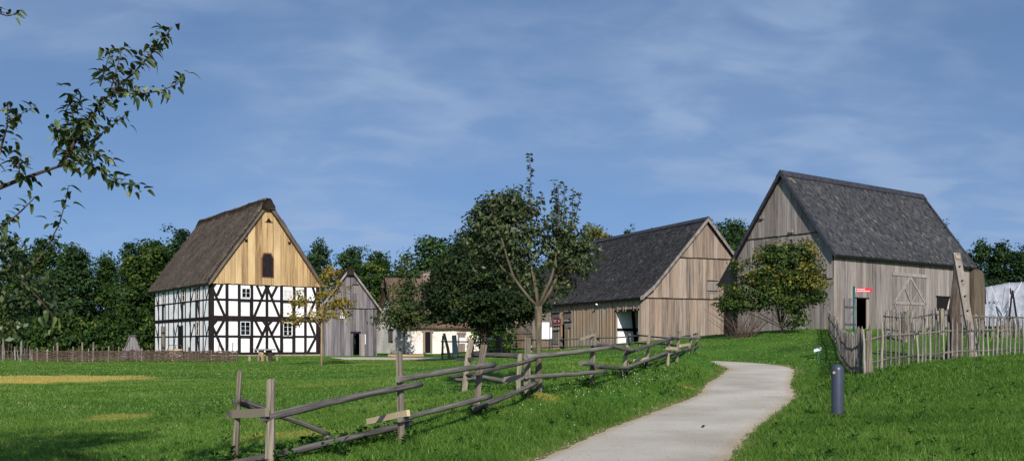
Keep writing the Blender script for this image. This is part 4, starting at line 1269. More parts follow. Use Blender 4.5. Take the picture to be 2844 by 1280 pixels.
front.rect(d0[0] - .14, d0[0], -.5, d0[1] + .1, .0, .06, 'door_post', M['silver_board']); front.rect(d1[0], d1[0] + .3, -.5, d0[1] + .1, .0, .055, 'door_post', M['grey_board'])
front.rect(d0[0] - .14, d1[0] + .3, d0[1], d0[1] + .09, .01, .075, 'lintel', M['beam'])
# open plank door
dl0 = front.uv(*c4(690, 664)); 
dw = d0[0] - .16 - dl0[0]
dm = MB()
n = 4
door = empty('door', (0, 0, 0)); door.parent = root; door['label'] = 'weathered plank door folded open'
for i in range(n):
    front.rect(dl0[0] + dw * i / n + .01, dl0[0] + dw * (i + 1) / n - .01, -.35, dl0[1] - .02, .10, .135, 'plank', M['blue_board'], door)
for v in (.35, 1.5):
    front.rect(dl0[0] + .04, dl0[0] + dw - .04, v, v + .13, .135, .17, 'door_ledge', M['blue_board'], door)
front.beam((dl0[0] + .1, .45), (dl0[0] + dw - .1, 1.5), .12, .136, .165, 'brace', M['blue_board'], door)
# big braced hatch
gt_ = empty('loft_gate', (0, 0, 0)); gt_.parent = root; gt_['label'] = 'closed double gate with triangular bracing'
n = 9
for i in range(n):
    a = h0[0] + (h1[0] - h0[0]) * i / n; b = h0[0] + (h1[0] - h0[0]) * (i + 1) / n
    front.rect(a + .008, b - .008, -.4, h0[1] - .1, .045 + R.uniform(0, .01), .08, 'plank', M['silver_board'], gt_)
front.rect(h0[0] - .1, h1[0] + .1, h0[1] - .1, h0[1] + .12, .03, .13, 'lintel', M['silver_board'], gt_)
um = (h0[0] + h1[0]) / 2; vm = front.uv(*c4(1010, 692))[1]
gbm = lambda a, b, w=.14: front.beam(a, b, w, .082, .125, 'brace', M['silver_board'], gt_)
gbm((h0[0] + .1, vm), (um, h0[1] - .15)); gbm((h1[0] - .1, vm), (um + .05, h0[1] - .15)); gbm((h0[0], vm), (h1[0], vm), .18)
gbm((um, -.2), (um, h0[1] - .2), .12)
front.beam((um - .65, vm + 1.0), (um + .15, vm - .1), .10, .126, .15, 'brace', M['silver_board'], gt_); front.beam((um + .9, vm + .75), (um + .1, vm + .05), .10, .126, .15, 'brace', M['silver_board'], gt_)
gbm((h0[0] + .1, vm), (um - .4, -.3)); gbm((h1[0] - .1, vm), (um + .4, -.3))
# small opening with a hanging white cloth
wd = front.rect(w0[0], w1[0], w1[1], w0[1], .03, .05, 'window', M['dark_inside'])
front.rect(w0[0] - .1, w1[0] + .1, w0[1], w0[1] + .09, .03, .09, 'lintel', M['beam'], wd)
front.poly([(w1[0], w1[1]), (w1[0], w0[1] - .1), (w1[0] - .4, w1[1])], .055, .07, 'cloth', M['curtain'], wd)
ovh = .36
rp2 = [(hc + ovh, CH - ovh * sl2 + .12), (hc, CH + .14), (hc / 2, CH + sl2 * hc / 2 + .11), (0, AP2 + .12)]
shingle_roof(root, (1, 0, 0), (0, -1, 0), (0, hc, 0), -.35, CL + .35, rp2, M['shingle_moss'], .2, .24, 9)
for sgn in (1, -1):
    for xe in (-.42, CL + .36):
        MB().prism([(xe, hc - sgn * (hc + ovh + .04), rp2[0][1] + .10), (xe, hc, AP2 + .30), (xe, hc, AP2 - .02), (xe, hc - sgn * (hc + ovh + .04), rp2[0][1] - .20)], (.06, 0, 0)).build('verge_board', M['verge_dark'], root)
        MB().prism([(xe + (.06 if xe < 0 else 0), hc - sgn * (hc + ovh), rp2[0][1] + .14), (xe + (.06 if xe < 0 else 0), hc, AP2 + .33), (xe + (.06 if xe < 0 else 0), hc, AP2 + .25), (xe + (.06 if xe < 0 else 0), hc - sgn * (hc + ovh), rp2[0][1] + .06)], (.22 if xe < 0 else -.22, 0, 0)).build('verge_tile', M['verge_dark'], root)
    for i in range(16):
        a = -.42 + (CL + .85) * i / 16
        MB().prism([(a, hc, AP2 + .34), (a, hc - sgn * .34, AP2 - .08), (a, hc - sgn * .31, AP2 - .13), (a, hc, AP2 + .27)], ((CL + .85) / 16 + .03, 0, 0)).build('ridge_tile', M['verge_dark'], root)
bk = B2.wall((CL, 0, 0), (0, 1, 0), (1, 0, 0)); bk.boards(0, CW, 1.0, bt, rt2, M['silver_board'], 0, .03, extra=(hc,))
bk = B2.wall((0, CW, 0), (1, 0, 0), (0, 1, 0)); bk.boards(0, CL, 1.0, bt, lambda u: CH, M['silver_board'], 0, .03); bk.backing(0, CL, bt, lambda u: CH, -.04)
# low brown boarded lean-to at the far end
lt = MB().prism([(CL + .1, -.35, -.5), (CL + 1.75, -.35, -.5), (CL + 1.7, -.35, 4.1), (CL + 1.35, -.35, 4.7), (CL + .1, -.35, 4.95)], (0, 6, 0))
lt.build('lean_to', wood('brown_lean_to', lin(48, 41, 36), lin(80, 70, 60), lin(108, 96, 80), (5, 5, .4)), root, label='brown boarded lean-to at the far end')

# ---------------------------------------------------------------- narrow grey barn
B3 = House('narrow_barn', 897, 989, 79.0, 14, 'narrow blue-grey boarded barn with steep roof between the house and the white cottage', 'barn')
root = B3.root
front = B3.wall((0, 0, 0), (1, 0, 0), (0, -1, 0))
def c2(x, y): return 820 + x * 0.34522, 640 + y * 0.34522
NW = front.uv(1046, 985)[0]; NL = 9.0
tb = front.uv(*c2(520, 622))[1]
NA = front.uv(*c2(480, 312), .1)[1]
ne = front.uv(*c2(668, 578))[1]
hn = NW / 2
sn = (NA - (tb + .15)) / hn
rtn = lambda u: NA - sn * abs(u - hn)
d0 = front.uv(*c2(466, 828)); d1 = front.uv(*c2(516, 828))
bt = lambda u: -.35
ops = [(d0[0], d1[0], -.8, d0[1])]
front.boards(0, NW, .25, bt, lambda u: tb + .02, M['blue_board'], 0, .03, openings=ops)
front.boards(.05, NW - .05, .25, lambda u: tb - .05, rtn, M['blue_board'], .05, .03, extra=(hn,))
front.backing(0, NW, bt, lambda u: min(rtn(u), 99), -.03, openings=ops, extra=(hn,))
front.rect(0.0, NW, tb - .08, tb - .052, .03, .10, 'drip_ledge', M['beam'])
front.rect(d0[0] - .2, d0[0], -.4, d0[1] + .15, .0, .07, 'door_post', M['blue_board']); front.rect(d1[0], d1[0] + .12, -.4, d0[1] + .15, .0, .065, 'door_post', M['blue_board'])
front.rect(d0[0] - .2, d1[0] + .12, d0[1], d0[1] + .16, .01, .08, 'lintel', M['beam'])
front.rect(d1[0] + .14, d1[0] + .42, -.0, d0[1] - .05, .05, .09, 'door', M['silver_board'], label='pale door leaf folded open')
a = front.uv(*c2(360, 645)); b = front.uv(*c2(396, 705)); front.window(a[0], b[0], b[1], a[1], .035, 2, 3, .055, .03)
a = front.uv(*c2(546, 835)); b = front.uv(*c2(566, 912)); front.window(a[0], b[0], b[1], a[1], .035, 1, 3, .055, .03)
a = front.uv(*c2(467, 440), .1); b = front.uv(*c2(503, 508), .1)
hh = front.rect(a[0], b[0], b[1], a[1], .085, .11, 'hatch', M['silver_board']); front.rect(a[0] - .08, b[0] + .08, a[1], a[1] + .09, .08, .14, 'hatch_ledge', M['beam'], hh)
for xw, N_ in ((0, (-1, 0, 0)), (NW, (1, 0, 0))):
    w_ = B3.wall((xw, 0, 0), (0, 1, 0), N_); jm = MB(); w_.boards(0.03, NL, .25, bt, lambda u: tb + .1, M['blue_board'], 0, .03, joined=jm); jm.build('boards', M['blue_board'], root, kind='stuff')
rpn = [(hn + .35, tb + .15 - .35 * sn + .1), (hn * .5, NA - sn * hn * .5 + .1), (0, NA + .1)]
shingle_roof(root, (0, 1, 0), (-1, 0, 0), (hn, 0, 0), -.35, NL + .3, rpn, M['thatch_brown'], .22, .3, 14)
for sgn in (1, -1):
    MB().prism([(hn - sgn * (hn + .38), -.42, rpn[0][1] + .08), (hn, -.42, NA + .2), (hn, -.42, NA - .06), (hn - sgn * (hn + .38), -.42, rpn[0][1] - .16)], (0, .05, 0)).build('verge_board', M['verge_grey'], root)
bk = B3.wall((0, NL, 0), (1, 0, 0), (0, 1, 0)); bk.boards(0, NW, .6, bt, rtn, M['blue_board'], 0, .03, extra=(hn,))
me = ridge_cap(root, (0, 1, 0), (1, 0, 0), (hn, 0, 0), -.45, NL + .4, NA - .02, .3, .42, M['thatch_ridge'], 8, 900)
link('ridge_cap', me, M['thatch_ridge'], root, kind='stuff')

# ---------------------------------------------------------------- white cottage
B4 = House('white_cottage', 1113, 982, 88.0, 28, 'low whitewashed cottage with brown thatched roof behind the trees')
root = B4.root
KL, KW, KH = 8.4, 6.4, 2.75
front = B4.wall((0, 0, 0), (1, 0, 0), (0, -1, 0)); gab = B4.wall((0, 0, 0), (0, 1, 0), (-1, 0, 0))
def lump_wall(pts_fn, nu, nv, name):
    mb = MB()
    for j in range(nv + 1):
        for i in range(nu + 1):
            mb.v.append(pts_fn(i / nu, j / nv))
    for j in range(nv):
        for i in range(nu):
            k = j * (nu + 1) + i
            mb.f.append([k, k + 1, k + nu + 2, k + nu + 1])
    return mb.build(name, M['cottage_plaster'], root, smooth=True)
lw = lambda w, L, Hh: (lambda a, b: w.pt(a * L, -.5 + b * (Hh + .5), .04 * math.sin(a * 17 + b * 5) + .03 * math.sin(b * 9 + a * 31) - .05 * b))
lump_wall(lw(front, KL, KH), 24, 8, 'wall')
lump_wall(lambda a, b: gab.pt(a * KW, -.5 + b * (KH + .5 + 2.6 * (1 - abs(a * 2 - 1))), .04 * math.sin(a * 13 + b * 5) - .04 * b), 18, 10, 'wall')
MB().box(.15, KL - .1, .15, KW - .1, -.5, KH).build('wall_core', M['cottage_plaster'], root)
bw_ = B4.wall((KL, 0, 0), (0, 1, 0), (1, 0, 0)); bw_.rect(0, KW, -.5, KH, -.1, 0, 'wall', M['cottage_plaster'])
a = front.uv(*c2(1040, 815)); b = front.uv(*c2(1084, 980))
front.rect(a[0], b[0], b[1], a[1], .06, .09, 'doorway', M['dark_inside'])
for u in (a[0] - .18, b[0]): front.rect(u, u + .18, b[1], a[1] + .12, .05, .14, 'door_post', M['grey_board'])
front.rect(a[0] - .3, b[0] + .3, a[1], a[1] + .18, .05, .15, 'lintel', M['grey_board'])
a = front.uv(*c2(1305, 830)); b = front.uv(*c2(1363, 985))
dd = front.rect(a[0], b[0], b[1], a[1], .06, .10, 'door', M['grey_board'], label='brown plank door with a white paper notice')
front.rect(a[0] - .1, b[0] + .1, a[1], a[1] + .16, .05, .14, 'lintel', M['grey_board'])
front.rect(a[0] + .15, a[0] + .75, a[1] - .9, a[1] - .35, .10, .115, 'notice', M['white_paint'], dd)
a = gab.uv(*c2(790, 800)); b = gab.uv(*c2(757, 888))
gab.rect(a[0], b[0], b[1], a[1], .05, .11, 'shutter', M['blue_board']); gab.rect(a[0] - .1, b[0] + .1, a[1], a[1] + .1, .05, .16, 'lintel', M['beam'])
KA = 6.9
prk = [(KW / 2 + .45, KH - .35), (KW / 2 * .5, KH + (KA - KH) * .52), (0, KA)]
thatch_roof(root, (1, 0, 0), (0, -1, 0), (0, KW / 2, 0), -.35, KL + .35, prk, M['thatch_brown'], .28, 5000, 21)
me = ridge_cap(root, (1, 0, 0), (0, 1, 0), (0, KW / 2, 0), -.4, KL + .4, KA + .02, .55, .7, M['thatch_brown'], 6, 700)
link('ridge_cap', me, M['thatch_brown'], root, kind='stuff')
ch = MB().box(3.4, 4.05, KW / 2 - .35, KW / 2 + .35, KA - .5, KA + .75); ch.box(3.33, 4.12, KW / 2 - .42, KW / 2 + .42, KA + .75, KA + .88)
ch.build('chimney', M['brick'], root)


# ---------------------------------------------------------------- vegetation helpers
def leaf_arrays(lobes, size, seed, per=24, sig=0.35, aspect=0.62, shell=0.45, up=0.25, dryf=None, droop=0.0):
    """lobes (cx,cy,cz,rx,ry,rz,n_clumps): leaves gathered in clumps spread through each lobe"""
    r = np.random.default_rng(seed)
    pos, out, cl = [], [], []
    for cx, cy, cz, rx, ry, rz, n in lobes:
        d = r.normal(size=(n, 3)); d /= np.linalg.norm(d, axis=1)[:, None]
        rad = shell + (1 - shell) * r.uniform(0, 1, n) ** 0.6
        rad *= 1 + 0.14 * np.sin(d[:, 0] * 5 + seed) * np.sin(d[:, 2] * 6 + cx) + 0.1 * r.normal(size=n)
        c = np.array([cx, cy, cz]) + d * rad[:, None] * np.array([rx, ry, rz])
        k = np.maximum(3, (per * r.uniform(0.5, 1.5, n)).astype(int))
        cc = np.repeat(c, k, 0); dd = np.repeat(d, k, 0)
        s = np.repeat(sig * r.uniform(0.6, 1.3, n), k)
        pos.append(cc + np.clip(r.normal(size=cc.shape), -1.5, 1.5) * s[:, None] * np.array([1, 1, 0.7]))
        out.append(dd); cl.append(np.repeat(r.uniform(0, 1, n), k))
    p = np.concatenate(pos); o = np.concatenate(out); c = np.concatenate(cl)
    n = len(p)
    nm = o * 0.7 + r.normal(size=(n, 3)) * 0.55 + np.array([0, 0, up])
    nm /= np.linalg.norm(nm, axis=1)[:, None]
    tg = r.normal(size=(n, 3)) + np.array([0, 0, -droop]); tg -= nm * (tg * nm).sum(1)[:, None]; tg /= np.linalg.norm(tg, axis=1)[:, None] + 1e-9
    sd = np.cross(nm, tg)
    L = size * r.uniform(0.6, 1.3, n)[:, None]
    v = np.stack([p - tg * L * .5, p + sd * L * aspect * .5 + nm * L * .1, p + tg * L * .5, p - sd * L * aspect * .5 + nm * L * .1], 1).reshape(-1, 3)
    rnd = np.clip(0.5 * c + 0.5 * r.uniform(0, 1, n), 0, 1)
    at = {'rnd': np.repeat(rnd, 4)}
    if dryf is not None:
        at['dry'] = np.repeat(np.clip(dryf(p, r), 0, 1), 4)
    return v, at


def leaf_mesh(name, *a, **k):
    v, at = leaf_arrays(*a, **k)
    return fast_mesh(name, v, 4, np.arange(len(v)), at)


def limbs(rootz, lobes, tr, seed, forkz, n=7):
    """tapered trunk with limbs reaching into the lobes"""
    r = random.Random(seed)
    mb = MB()
    mb.tube([(0, 0, rootz), (r.uniform(-.05, .05), r.uniform(-.05, .05), forkz * .5), (0, 0, forkz), (r.uniform(-.2, .2), r.uniform(-.2, .2), forkz + (lobes[0][2] - forkz) * 1.2)], [tr * 1.35, tr, tr * .85, tr * .3], n, rough=.08)
    for l in lobes:
        for q in range(2):
            e = Vector((l[0] + r.uniform(-.5, .5) * l[3], l[1] + r.uniform(-.5, .5) * l[4], l[2] + r.uniform(-.2, .6) * l[5]))
            s = Vector((0, 0, forkz * r.uniform(.7, 1.15)))
            mid = s.lerp(e, .5) + Vector((r.uniform(-.3, .3), r.uniform(-.3, .3), r.uniform(0, .3)))
            mb.tube([s, mid, e], [tr * .5, tr * .3, tr * .08], 5)
    return mb


def tree(name, loc, mesh_c, cmat, mb_t, tmat, label, cat='tree', group=None, rz=0, sc=(1, 1, 1)):
    e = empty(name, loc, rz, label, cat, group)
    e.scale = sc
    if isinstance(mb_t, MB):
        tr = mb_t.build('trunk', tmat, e, smooth=True)
    else:
        tr = link('trunk', mb_t, tmat, e)
    link('crown', mesh_c, cmat, e)
    return e


# ---------------------------------------------------------------- hedge trees behind the farm
protos = []
for k, (lobes, fz) in enumerate([
    ([(0, 0, 5.6, 2.5, 2.3, 4.6, 150), (.5, -.4, 8.6, 1.5, 1.4, 3.0, 60), (-1.2, 0, 3, 2.0, 2.0, 2.6, 60), (1.3, .4, 3.0, 2.0, 2.0, 2.8, 60), (-.4, .2, 10.4, .7, .7, 1.7, 22)], 2.2),
    ([(0, 0, 4.8, 2.9, 2.6, 4.2, 150), (-1.1, .3, 7.8, 1.5, 1.4, 2.6, 55), (1.2, 0, 8.6, 1.3, 1.3, 2.9, 50), (1.6, -.5, 2.6, 2.0, 1.9, 2.3, 60), (-1.6, -.4, 2.6, 2.0, 1.9, 2.3, 60), (1.0, 0, 10.6, .5, .5, 1.4, 14)], 2.0),
    ([(0, 0, 7.0, 2.6, 2.5, 3.4, 150), (-.8, 0, 9.6, 1.6, 1.5, 1.9, 50), (1.0, .2, 4.6, 2.2, 2.0, 2.0, 70), (-1.0, 0, 3.6, 2.2, 2.0, 2.4, 70), (.9, 0, 10.2, .9, .9, 1.5, 22)], 2.6)]):
    cm = leaf_mesh('hedge_crown', lobes, 0.34, 40 + k, per=34, sig=.42)
    tb_ = limbs(-.6, lobes, .16, k, fz).build('tmp', M['bark_dark'])
    tm = tb_.data; bpy.data.objects.remove(tb_)
    protos.append((cm, tm))
    cm.materials.append(M['hedge'])
protos_alt = []
for cm, tm in protos:
    c = cm.copy(); c.materials.clear(); c.materials.append(M['hedge2']); protos_alt.append((c, tm))
    c2_ = cm.copy(); c2_.materials.clear(); c2_.materials.append(M['olive'])
olive = [cm.copy() for cm, _ in protos]
for c in olive:
    c.materials.clear(); c.materials.append(M['olive'])
HED = [  # px, top y, d, width scale, proto, tone, label
    (-70, 660, 90, 1.2, 0, 0, 'dark bushy hedge tree cut by the left edge of the photo'),
    (40, 668, 93, 1.15, 1, 0, 'dark hedge tree at far left, behind the drooping fruit branch'),
    (125, 648, 96, 1.1, 0, 0, 'tall dark hedge tree left of the small wooden hut, second from the left'),
    (205, 662, 92, 1.1, 2, 1, 'rounded dark green hedge tree left of the wooden hut'),
    (290, 690, 94, 1.0, 1, 0, 'lower hedge tree standing in the dip of the tree line left of the house'),
    (365, 660, 91, 1.0, 0, 0, 'yellowish green hedge tree directly behind the small wooden hut'),
    (425, 645, 95, 1.0, 2, 0, 'hedge tree at the left end of the half-timbered house'),
    (490, 620, 99, 0.95, 0, 1, 'tallest dark hedge tree rising behind the thatched roof'),
    (868, 652, 106, 0.9, 1, 1, 'dark tree showing just right of the thatched gable'),
    (975, 668, 108, 0.85, 2, 1, 'dark round tree above the narrow grey barn roof'),
    (1040, 684, 106, 0.9, 0, 0, 'dark tree between the narrow barn and the cottage chimney'),
    (1085, 690, 110, 0.9, 1, 0, 'mid green tree behind the left half of the cottage roof'),
    (1215, 636, 108, 1.15, 2, 1, 'blue-green tree rising left of the big dark maple'),
    (1655, 605, 112, 0.8, 2, 2, 'light olive tree rising behind the ridge of the long barn'),
    (1748, 622, 114, 0.5, 0, 1, 'slim dark tree top over the middle of the long barn ridge'),
    (1818, 622, 114, 0.5, 1, 0, 'thin tree top over the right part of the long barn ridge'),
    (2010, 592, 104, 0.95, 2, 1, 'dense green tree between the two barn gables'),
    (2080, 600, 106, 0.9, 1, 1, 'dark tree just left of the tall barn gable'),
    (2615, 612, 112, 0.9, 0, 1, 'dark tree behind the right slope of the tall barn roof'),
    (2700, 655, 108, 1.0, 1, 1, 'dark tree behind the right end of the tall barn'),
    (2780, 662, 106, 1.0, 0, 1, 'dark tree above the white tarpaulin'),
    (2860, 660, 104, 1.1, 2, 1, 'dark tree cut by the right edge of the photo'),
]
for k, (px, ty, d, ws, pi, tone, lab) in enumerate(HED):
    g0 = G(px, d)
    h = EYE + (HY - ty) * d / F - g0.z
    s = h / 12.4
    cm, tm = (protos, protos_alt, [(olive[i], protos[i][1]) for i in range(3)])[tone][pi]
    e = empty('hedge_tree', g0, R.uniform(0, 6.28), lab, 'tree', 'hedge trees behind the farm')
    e.scale = (s * ws, s * ws, s)
    link('trunk', tm, None, e); link('crown', cm, None, e)
# low shrubs closing the foot of the hedge
shl = [(0, 0, .9, 1.9, 1.3, 1.1, 70), (1.2, .2, .7, 1.2, 1.0, .9, 30), (-1.1, 0, 1.1, 1.1, 1.0, 1.1, 30)]
scm = leaf_mesh('shrub_crown', shl, .26, 77, per=26, sig=.3); scm.materials.append(M['hedge'])
stb = limbs(-.4, shl, .06, 5, .5).build('tmp', M['bark_dark']); stm = stb.data; bpy.data.objects.remove(stb)
for px, d, lab in ((20, 86, 'low dark shrub at the hedge foot by the left edge'), (110, 87, 'low dark shrub behind the left end of the wattle fence'), (190, 86, 'low shrub at the hedge foot midway to the hut'), (270, 87, 'low shrub just left of the wooden hut'), (420, 89, 'yellow-green shrub right of the wooden hut beside the house corner'), (345, 90, 'low shrub behind the wooden hut'),
                   (1372, 84, 'dark shrub between the cottage and the long barn'), (2770, 82, 'dark shrub behind the white tarpaulin')):
    e = empty('shrub', G(px, d), R.uniform(0, 6), lab, 'shrub', 'shrubs along the hedge foot'); e.scale = (1.3, 1.2, R.uniform(1.2, 1.7))
    link('stem', stm, None, e); link('crown', scm, None, e)

# big dark maple in the yard
g0 = G(1346, 66)
lob = [(0, 0, 6.6, 3.9, 3.6, 4.0, 420), (-1.8, -.6, 5.0, 2.9, 2.6, 2.1, 220), (2.1, -.4, 4.9, 2.6, 2.5, 1.9, 190), (.3, 0, 9.2, 2.4, 2.3, 2.6, 90), (-.8, .3, 10.4, 1.3, 1.3, 1.5, 34), (-3.4, 0, 5.6, 1.5, 1.5, 2.2, 50), (2.9, .3, 6.4, 1.6, 1.6, 2.2, 50)]
tree('maple_tree', g0, leaf_mesh('maple_crown', lob, .30, 91, per=38, sig=.45, droop=.4), M['dark_leaf'], limbs(-.4, lob, .24, 3, 1.9), M['bark_dark'], 'big dense dark green maple with low hanging crown before the white cottage', sc=(.86, .86, .76))
# chestnut sapling by the house corner
g0 = G(893, 60)
lob = [(.6, 0, 4.7, .9, .9, 1.3, 27), (-.5, 0, 3.5, 1.2, 1.0, .9, 8), (1.2, 0, 3.5, .9, .9, .9, 16), (.6, 0, 5.7, .5, .5, .6, 9), (-1.7, 0, 2.8, .5, .5, .4, 6), (-1.4, 0, 4.2, .35, .4, .7, 7)]
tree('chestnut_sapling', g0, leaf_mesh('sapling_crown', lob, .22, 92, per=22, sig=.22, droop=.6), M['chestnut'], limbs(-.3, lob, .062, 9, 2.6), M['bark_pale'], 'slender young tree with yellow-brown autumn leaves at the right corner of the timbered house')
# small tree before the cottage
g0 = G(1122, 80)
lob = [(-.1, 0, 3.7, 1.8, 1.5, 1.1, 60), (-1.0, 0, 3.0, 1.4, 1.2, .6, 30), (1.1, 0, 3.1, 1.4, 1.2, .7, 32), (.0, 0, 5.4, 1.1, .9, 1.5, 34), (.2, 0, 7.4, .6, .6, 1.4, 16)]
tree('linden_tree', g0, leaf_mesh('linden_crown', lob, .27, 93, per=24, sig=.34, droop=.4), M['small_leaf'], limbs(-.3, lob, .085, 12, 2.1), M['bark_dark'], 'small upright green tree in front of the white cottage wall')
# bush against the gable of the tall barn
g0 = G(2170, 58.5)
lob = [(0, 0, 3.9, 2.7, 1.6, 1.9, 190), (.5, 0, 5.2, 1.9, 1.3, 1.3, 80), (-1.6, -.2, 2.6, 2.1, 1.5, 1.1, 110), (-2.9, -.2, 2.0, 1.2, 1.0, .6, 40), (1.3, 0, 3.0, 1.4, 1.2, 1.5, 90), (.7, -.2, 1.2, .7, .7, 1.0, 24), (-.7, 0, 5.6, .8, .8, .5, 14)]
def bdry(p, r):
    return ((p[:, 2] > 2.9) & (r.uniform(0, 1, len(p)) < .26 + .26 * (p[:, 0] > .9))) * r.uniform(.5, 1, len(p)) * (wob(p[:, 0], p[:, 2], 1.1) > -.25)
tree('lilac_bush', g0, leaf_mesh('bush_crown', lob, .21, 94, per=32, sig=.27, dryf=bdry), M['bush'], limbs(-.4, lob, .07, 15, .5), M['bark_dark'], 'large bush with green and yellow leaves against the gable of the tall barn', 'bush', sc=(.97, .97, .88))
# bare brushwood at the left foot of the bush
bw = MB(); g0 = G(2060, 58)
for k in range(46):
    a = R.uniform(-1.5, 1.5); e = V(a * 1.5, R.uniform(-.5, .5), R.uniform(1.0, 2.2)); s = V(R.uniform(-.5, .5), R.uniform(-.3, .3), -.3)
    bw.tube([s, s.lerp(e, .55) + V(0, 0, .15), e], [.022, .016, .006], 4)
e = empty('brushwood', g0, 0, 'dark leafless brushwood at the left foot of the yellowing bush', 'bush'); bw.build('twigs', M['twig'], e, kind='stuff')

# ---------------------------------------------------------------- young fruit tree beside the log fence
TD = 19.5
g0 = G(1495, TD)
T0 = lambda px, py, dd=0.0: P(px, py, TD + dd) - g0
yt = empty('fruit_tree', g0, 0, 'young fruit tree with straight trunk, forked limbs and upright leafy shoots beside the log fence', 'tree')
MB().tube([V(0, 0, -.12), V(.0, 0, .12), T0(1496, 1000), T0(1496, 920), T0(1495, 850)], [.115, .085, .062, .063, .078], 9, rough=.05).build('trunk', M['bark_young'], yt, smooth=True)
MB().tube([V(.0, -.03, -.05), V(.01, -.03, .16), V(.02, -.02, .3)], [.098, .082, .05], 8, rough=.16).build('trunk_scar', M['post'], yt, label='pale gnawed bark at the trunk foot')
BR_ = [([(1491, 850), (1472, 830), (1448, 800), (1426, 770), (1410, 720), (1392, 660)], -.3, .045), ([(1494, 850), (1488, 800), (1478, 750), (1464, 700), (1456, 640), (1440, 580)], .35, .048),
       ([(1497, 850), (1512, 815), (1530, 775), (1545, 715), (1540, 660)], -.15, .048), ([(1500, 850), (1530, 805), (1552, 758), (1566, 700), (1588, 640)], .4, .045),
       ([(1426, 770), (1395, 745), (1362, 700), (1345, 660)], .2, .025), ([(1464, 700), (1482, 640), (1476, 600)], -.2, .025), ([(1552, 758), (1590, 730), (1625, 715)], -.2, .02)]
shoots = [([(1476, 600), (1470, 540), (1474, 480), (1471, 428)], -.2), ([(1540, 660), (1545, 590), (1538, 500)], -.1), ([(1560, 650), (1568, 570), (1566, 505)], .1), ([(1588, 640), (1602, 590), (1612, 535)], .3),
          ([(1440, 580), (1436, 550), (1440, 518)], .3), ([(1480, 600), (1500, 570), (1508, 535)], -.3), ([(1392, 660), (1370, 600), (1345, 545)], -.2), ([(1410, 650), (1402, 590), (1385, 540)], .1), ([(1588, 650), (1590, 580), (1592, 520)], .2),
          ([(1625, 715), (1650, 705), (1675, 722)], -.2), ([(1580, 740), (1610, 760), (1640, 770)], .1), ([(1345, 660), (1325, 610), (1318, 570)], .2), ([(1550, 640), (1552, 580), (1550, 515)], -.3)]
for pts, dd, r0 in BR_:
    n = len(pts)
    MB().tube([T0(x, y, dd * i / (n - 1)) for i, (x, y) in enumerate(pts)], [r0 * .85 * (1 - .6 * i / (n - 1)) for i in range(n)], 7, rough=.08).build('limb', M['bark_young'], yt, smooth=True)
leafp, leafd = [], []
for pts, dd in shoots:
    n = len(pts)
    q = [T0(x, y, dd) for x, y in pts]
    MB().tube(q, [.012, .008, .005, .003][:n] if n > 2 else [.01, .004], 5).build('shoot', M['twig'], yt)
    for a, b in zip(q[:-1], q[1:]):
        for k in range(int((b - a).length / .016)):
            leafp.append(a.lerp(b, R.random())); leafd.append((b - a).normalized())
r = np.random.default_rng(3)
p = np.array([tuple(v) for v in leafp]); dv = np.array([tuple(v) for v in leafd]); n = len(p)
a = r.normal(size=(n, 3)); a -= dv * (a * dv).sum(1)[:, None]; a /= np.linalg.norm(a, axis=1)[:, None]
tgv = a * .9 + dv * .35 + np.array([0, 0, -.25]); tgv /= np.linalg.norm(tgv, axis=1)[:, None]
nmv = np.cross(tgv, r.normal(size=(n, 3))); nmv /= np.linalg.norm(nmv, axis=1)[:, None]
sd = np.cross(nmv, tgv); L = (r.uniform(.07, .115, n))[:, None]
v1 = np.stack([p, p + tgv * L * .5 + sd * L * .27 + nmv * L * .08, p + tgv * L - np.array([0, 0, .2]) * L, p + tgv * L * .5 - sd * L * .27 + nmv * L * .08], 1).reshape(-1, 3)
def lobe(px, py, dd, rx, rz_2, n_):
    c = T0(px, py, dd); return (c.x, c.y, c.z, rx, rx * 1.1, rz_2, n_)
lob = [lobe(1390, 650, .3, .66, .8, 170), lobe(1430, 735, .4, .5, .5, 60), lobe(1345, 620, .3, .34, .5, 80), lobe(1475, 650, .1, .36, .6, 60), lobe(1385, 580, .2, .4, .3, 70), lobe(1330, 690, .3, .3, .45, 50), lobe(1590, 690, .2, .42, .38, 85), lobe(1540, 700, .2, .4, .5, 70), lobe(1425, 585, .1, .45, .4, 80), lobe(1610, 735, 0, .3, .2, 40), lobe(1560, 790, .2, .22, .3, 24), lobe(1460, 780, .3, .35, .3, 36), lobe(1560, 620, .1, .35, .45, 36)]
v2, at2 = leaf_arrays(lob, .095, 61, per=13, sig=.10, aspect=.55, shell=.25, droop=.5)
rn = np.concatenate([np.repeat(r.uniform(0, .8, n), 4), at2['rnd']])
vv = np.concatenate([v1, v2])
link('crown', fast_mesh('fruit_crown', vv, 4, np.arange(len(vv)), {'rnd': rn}), M['young_leaf'], yt)

